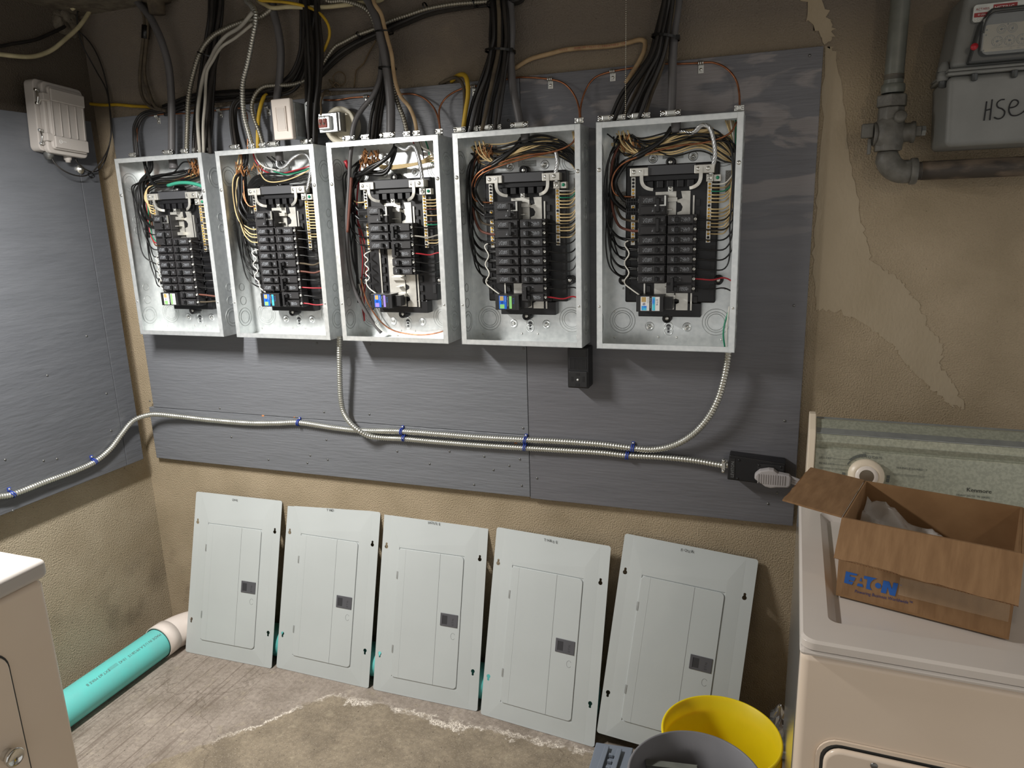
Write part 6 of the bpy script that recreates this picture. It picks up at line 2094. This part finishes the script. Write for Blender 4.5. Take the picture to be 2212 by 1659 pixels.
yb = bucket('bucket', 'bright yellow empty plastic bucket beside the dryer', (2.0565, -.506), .1345, .118, .378, 'bucket_yellow', True)
for s in (-1, 1):
    pass
gb = bucket('waste_bin', 'grey plastic bin with metal scraps inside, at the bottom edge', (2.0217, -.800), .1285, .105, .500, 'bucket_grey', False, 'bin')
# scraps in the grey bin
q = thing('metal_scrap', 'flat grey metal scrap standing in the grey bin', 'scrap', (1.97, -.77, .02))
bc_ = np.array([2.0217, -.80, 0])
P1, P2 = [(p - bc_) * (.90, .90, 1) + bc_ for p in (at(1384, 1634, z=.462), at(1505, 1648, z=.462))]
P4 = np.array([P2[0] - .01, P2[1] - .012, .30])
P5 = np.array([P1[0] + .02, P1[1] - .01, .30])
dn = np.array([.002, .003, 0])
m = MB().add([P1, P2, P4, P5] + [p + dn for p in (P1, P2, P4, P5)], [(0, 1, 2, 3), (7, 6, 5, 4), (0, 4, 5, 1), (1, 5, 6, 2), (2, 6, 7, 3), (3, 7, 4, 0)])
m.add([P1, P2, P2 + np.array([.004, -.02, .004]), P1 + np.array([.004, -.02, .004])] + [p + np.array([0, 0, .0016]) for p in (P1, P2, P2 + np.array([.004, -.02, .004]), P1 + np.array([.004, -.02, .004]))], [(3, 2, 1, 0), (4, 5, 6, 7), (0, 1, 5, 4), (1, 2, 6, 5), (2, 3, 7, 6), (3, 0, 4, 7)])
m.box(P5[0] + .012, P5[0] + .075, P5[1] - .004, P5[1], .012, .301)
put(m, 'sheet', 'pipe_grey', q)
q = thing('plastic_dome', 'round clear plastic dome lying in the grey bin', 'plastic packaging', (2.012, -.82, .30))
dc = np.array([2.012, -.800, .452])
put(MB().lathe([(.050, -.08), (.052, .0), (.050, .012), (.046, .018), (.044, .019), (.030, .021), (0, .022)], dc, (.05, -.25, 1), 28), 'dome', 'clear_hard', q)
put(MB().lathe([(.054, -.004), (.055, .0), (.054, .003), (.052, .0)], dc, (.05, -.25, 1), 28), 'rim', 'clear_hard', q)
put(MB().box(dc[0] - .045, dc[0] + .045, dc[1] - .03, dc[1] + .03, .02, dc[2] - .085), 'tray', 'clear_hard', q)
# slate plastic clip strip propping the crooked cover
t = thing('plastic_clip', 'slate grey plastic clip piece on the floor under the crooked cover', 'plastic part', (1.75, -.28, 0))
A_, B_, C_, D_ = at(1279, 1665, z=.03), at(1400, 1665, z=.03), at(1292, 1598, z=.03), at(1392, 1632, z=.03)
m = MB().hexa([(1.690, -.345, .001), (1.800, -.345, .001), (1.690, -.215, .001), (1.800, -.205, .001), (1.690, -.345, .016), (1.800, -.345, .016), (1.690, -.215, .030), (1.800, -.205, .030)])
put(m, 'base', 'slate_plastic', t, bevel=.003)
for k in range(2):
    x = 1.712 + k * .038
    put(MB().hexa([(x, -.350, .018), (x + .016, -.350, .018), (x + .008, -.232, .034), (x + .022, -.232, .034), (x, -.350, .026), (x + .016, -.350, .026), (x + .008, -.232, .042), (x + .022, -.232, .042)]), 'clip_arm', 'slate_plastic', t, bevel=.002)
for k in range(3):
    y = -.262 - k * .022
    put(MB().box(1.738, 1.750, y, y + .008, .028 - k * .003, .036 - k * .003), 'clip_tooth', 'slate_plastic', t)
# crumpled film between bucket and dryer
t = thing('plastic_wrap', 'crumpled clear wrap standing behind the yellow bucket by the dryer', 'plastic wrap', (2.205, -.07, 0))
r = random.Random(4)
nu, nv = 16, 12
vs = []
for j in range(nv):
    v = j / (nv - 1)
    for k in range(nu):
        a = 2 * PI * k / nu
        rr = (.036 * math.sin(PI * min(1, .18 + v * .8)) + .004) * r.uniform(.6, 1.25)
        vs.append((2.202 + rr * math.cos(a), -.075 + rr * math.sin(a), .001 + v * .165 + (r.uniform(-.006, .006) if 0 < j else 0)))
fs = [(j * nu + k, j * nu + (k + 1) % nu, (j + 1) * nu + (k + 1) % nu, (j + 1) * nu + k) for j in range(nv - 1) for k in range(nu)]
fs += [tuple(range(nu))[::-1], tuple((nv - 1) * nu + k for k in range(nu))]
put(MB().add(vs, fs, False), 'film', 'foil', t)
# yellow tape flag low on the dryer's side
# pipe flange seen at the ceiling, top left
c = at(335, -6, y=-.06)
t = thing('ceiling_flange', 'old iron pipe flange against the ceiling at the top left', 'pipe fitting', (c[0], c[1], 2.24))
put(MB().lathe([(.045, .0), (.045, -.012), (.026, -.016), (.024, -.05), (0, -.05)], (c[0], c[1], 2.2895), (0, 0, 1), 24), 'flange', 'cable_old', t)
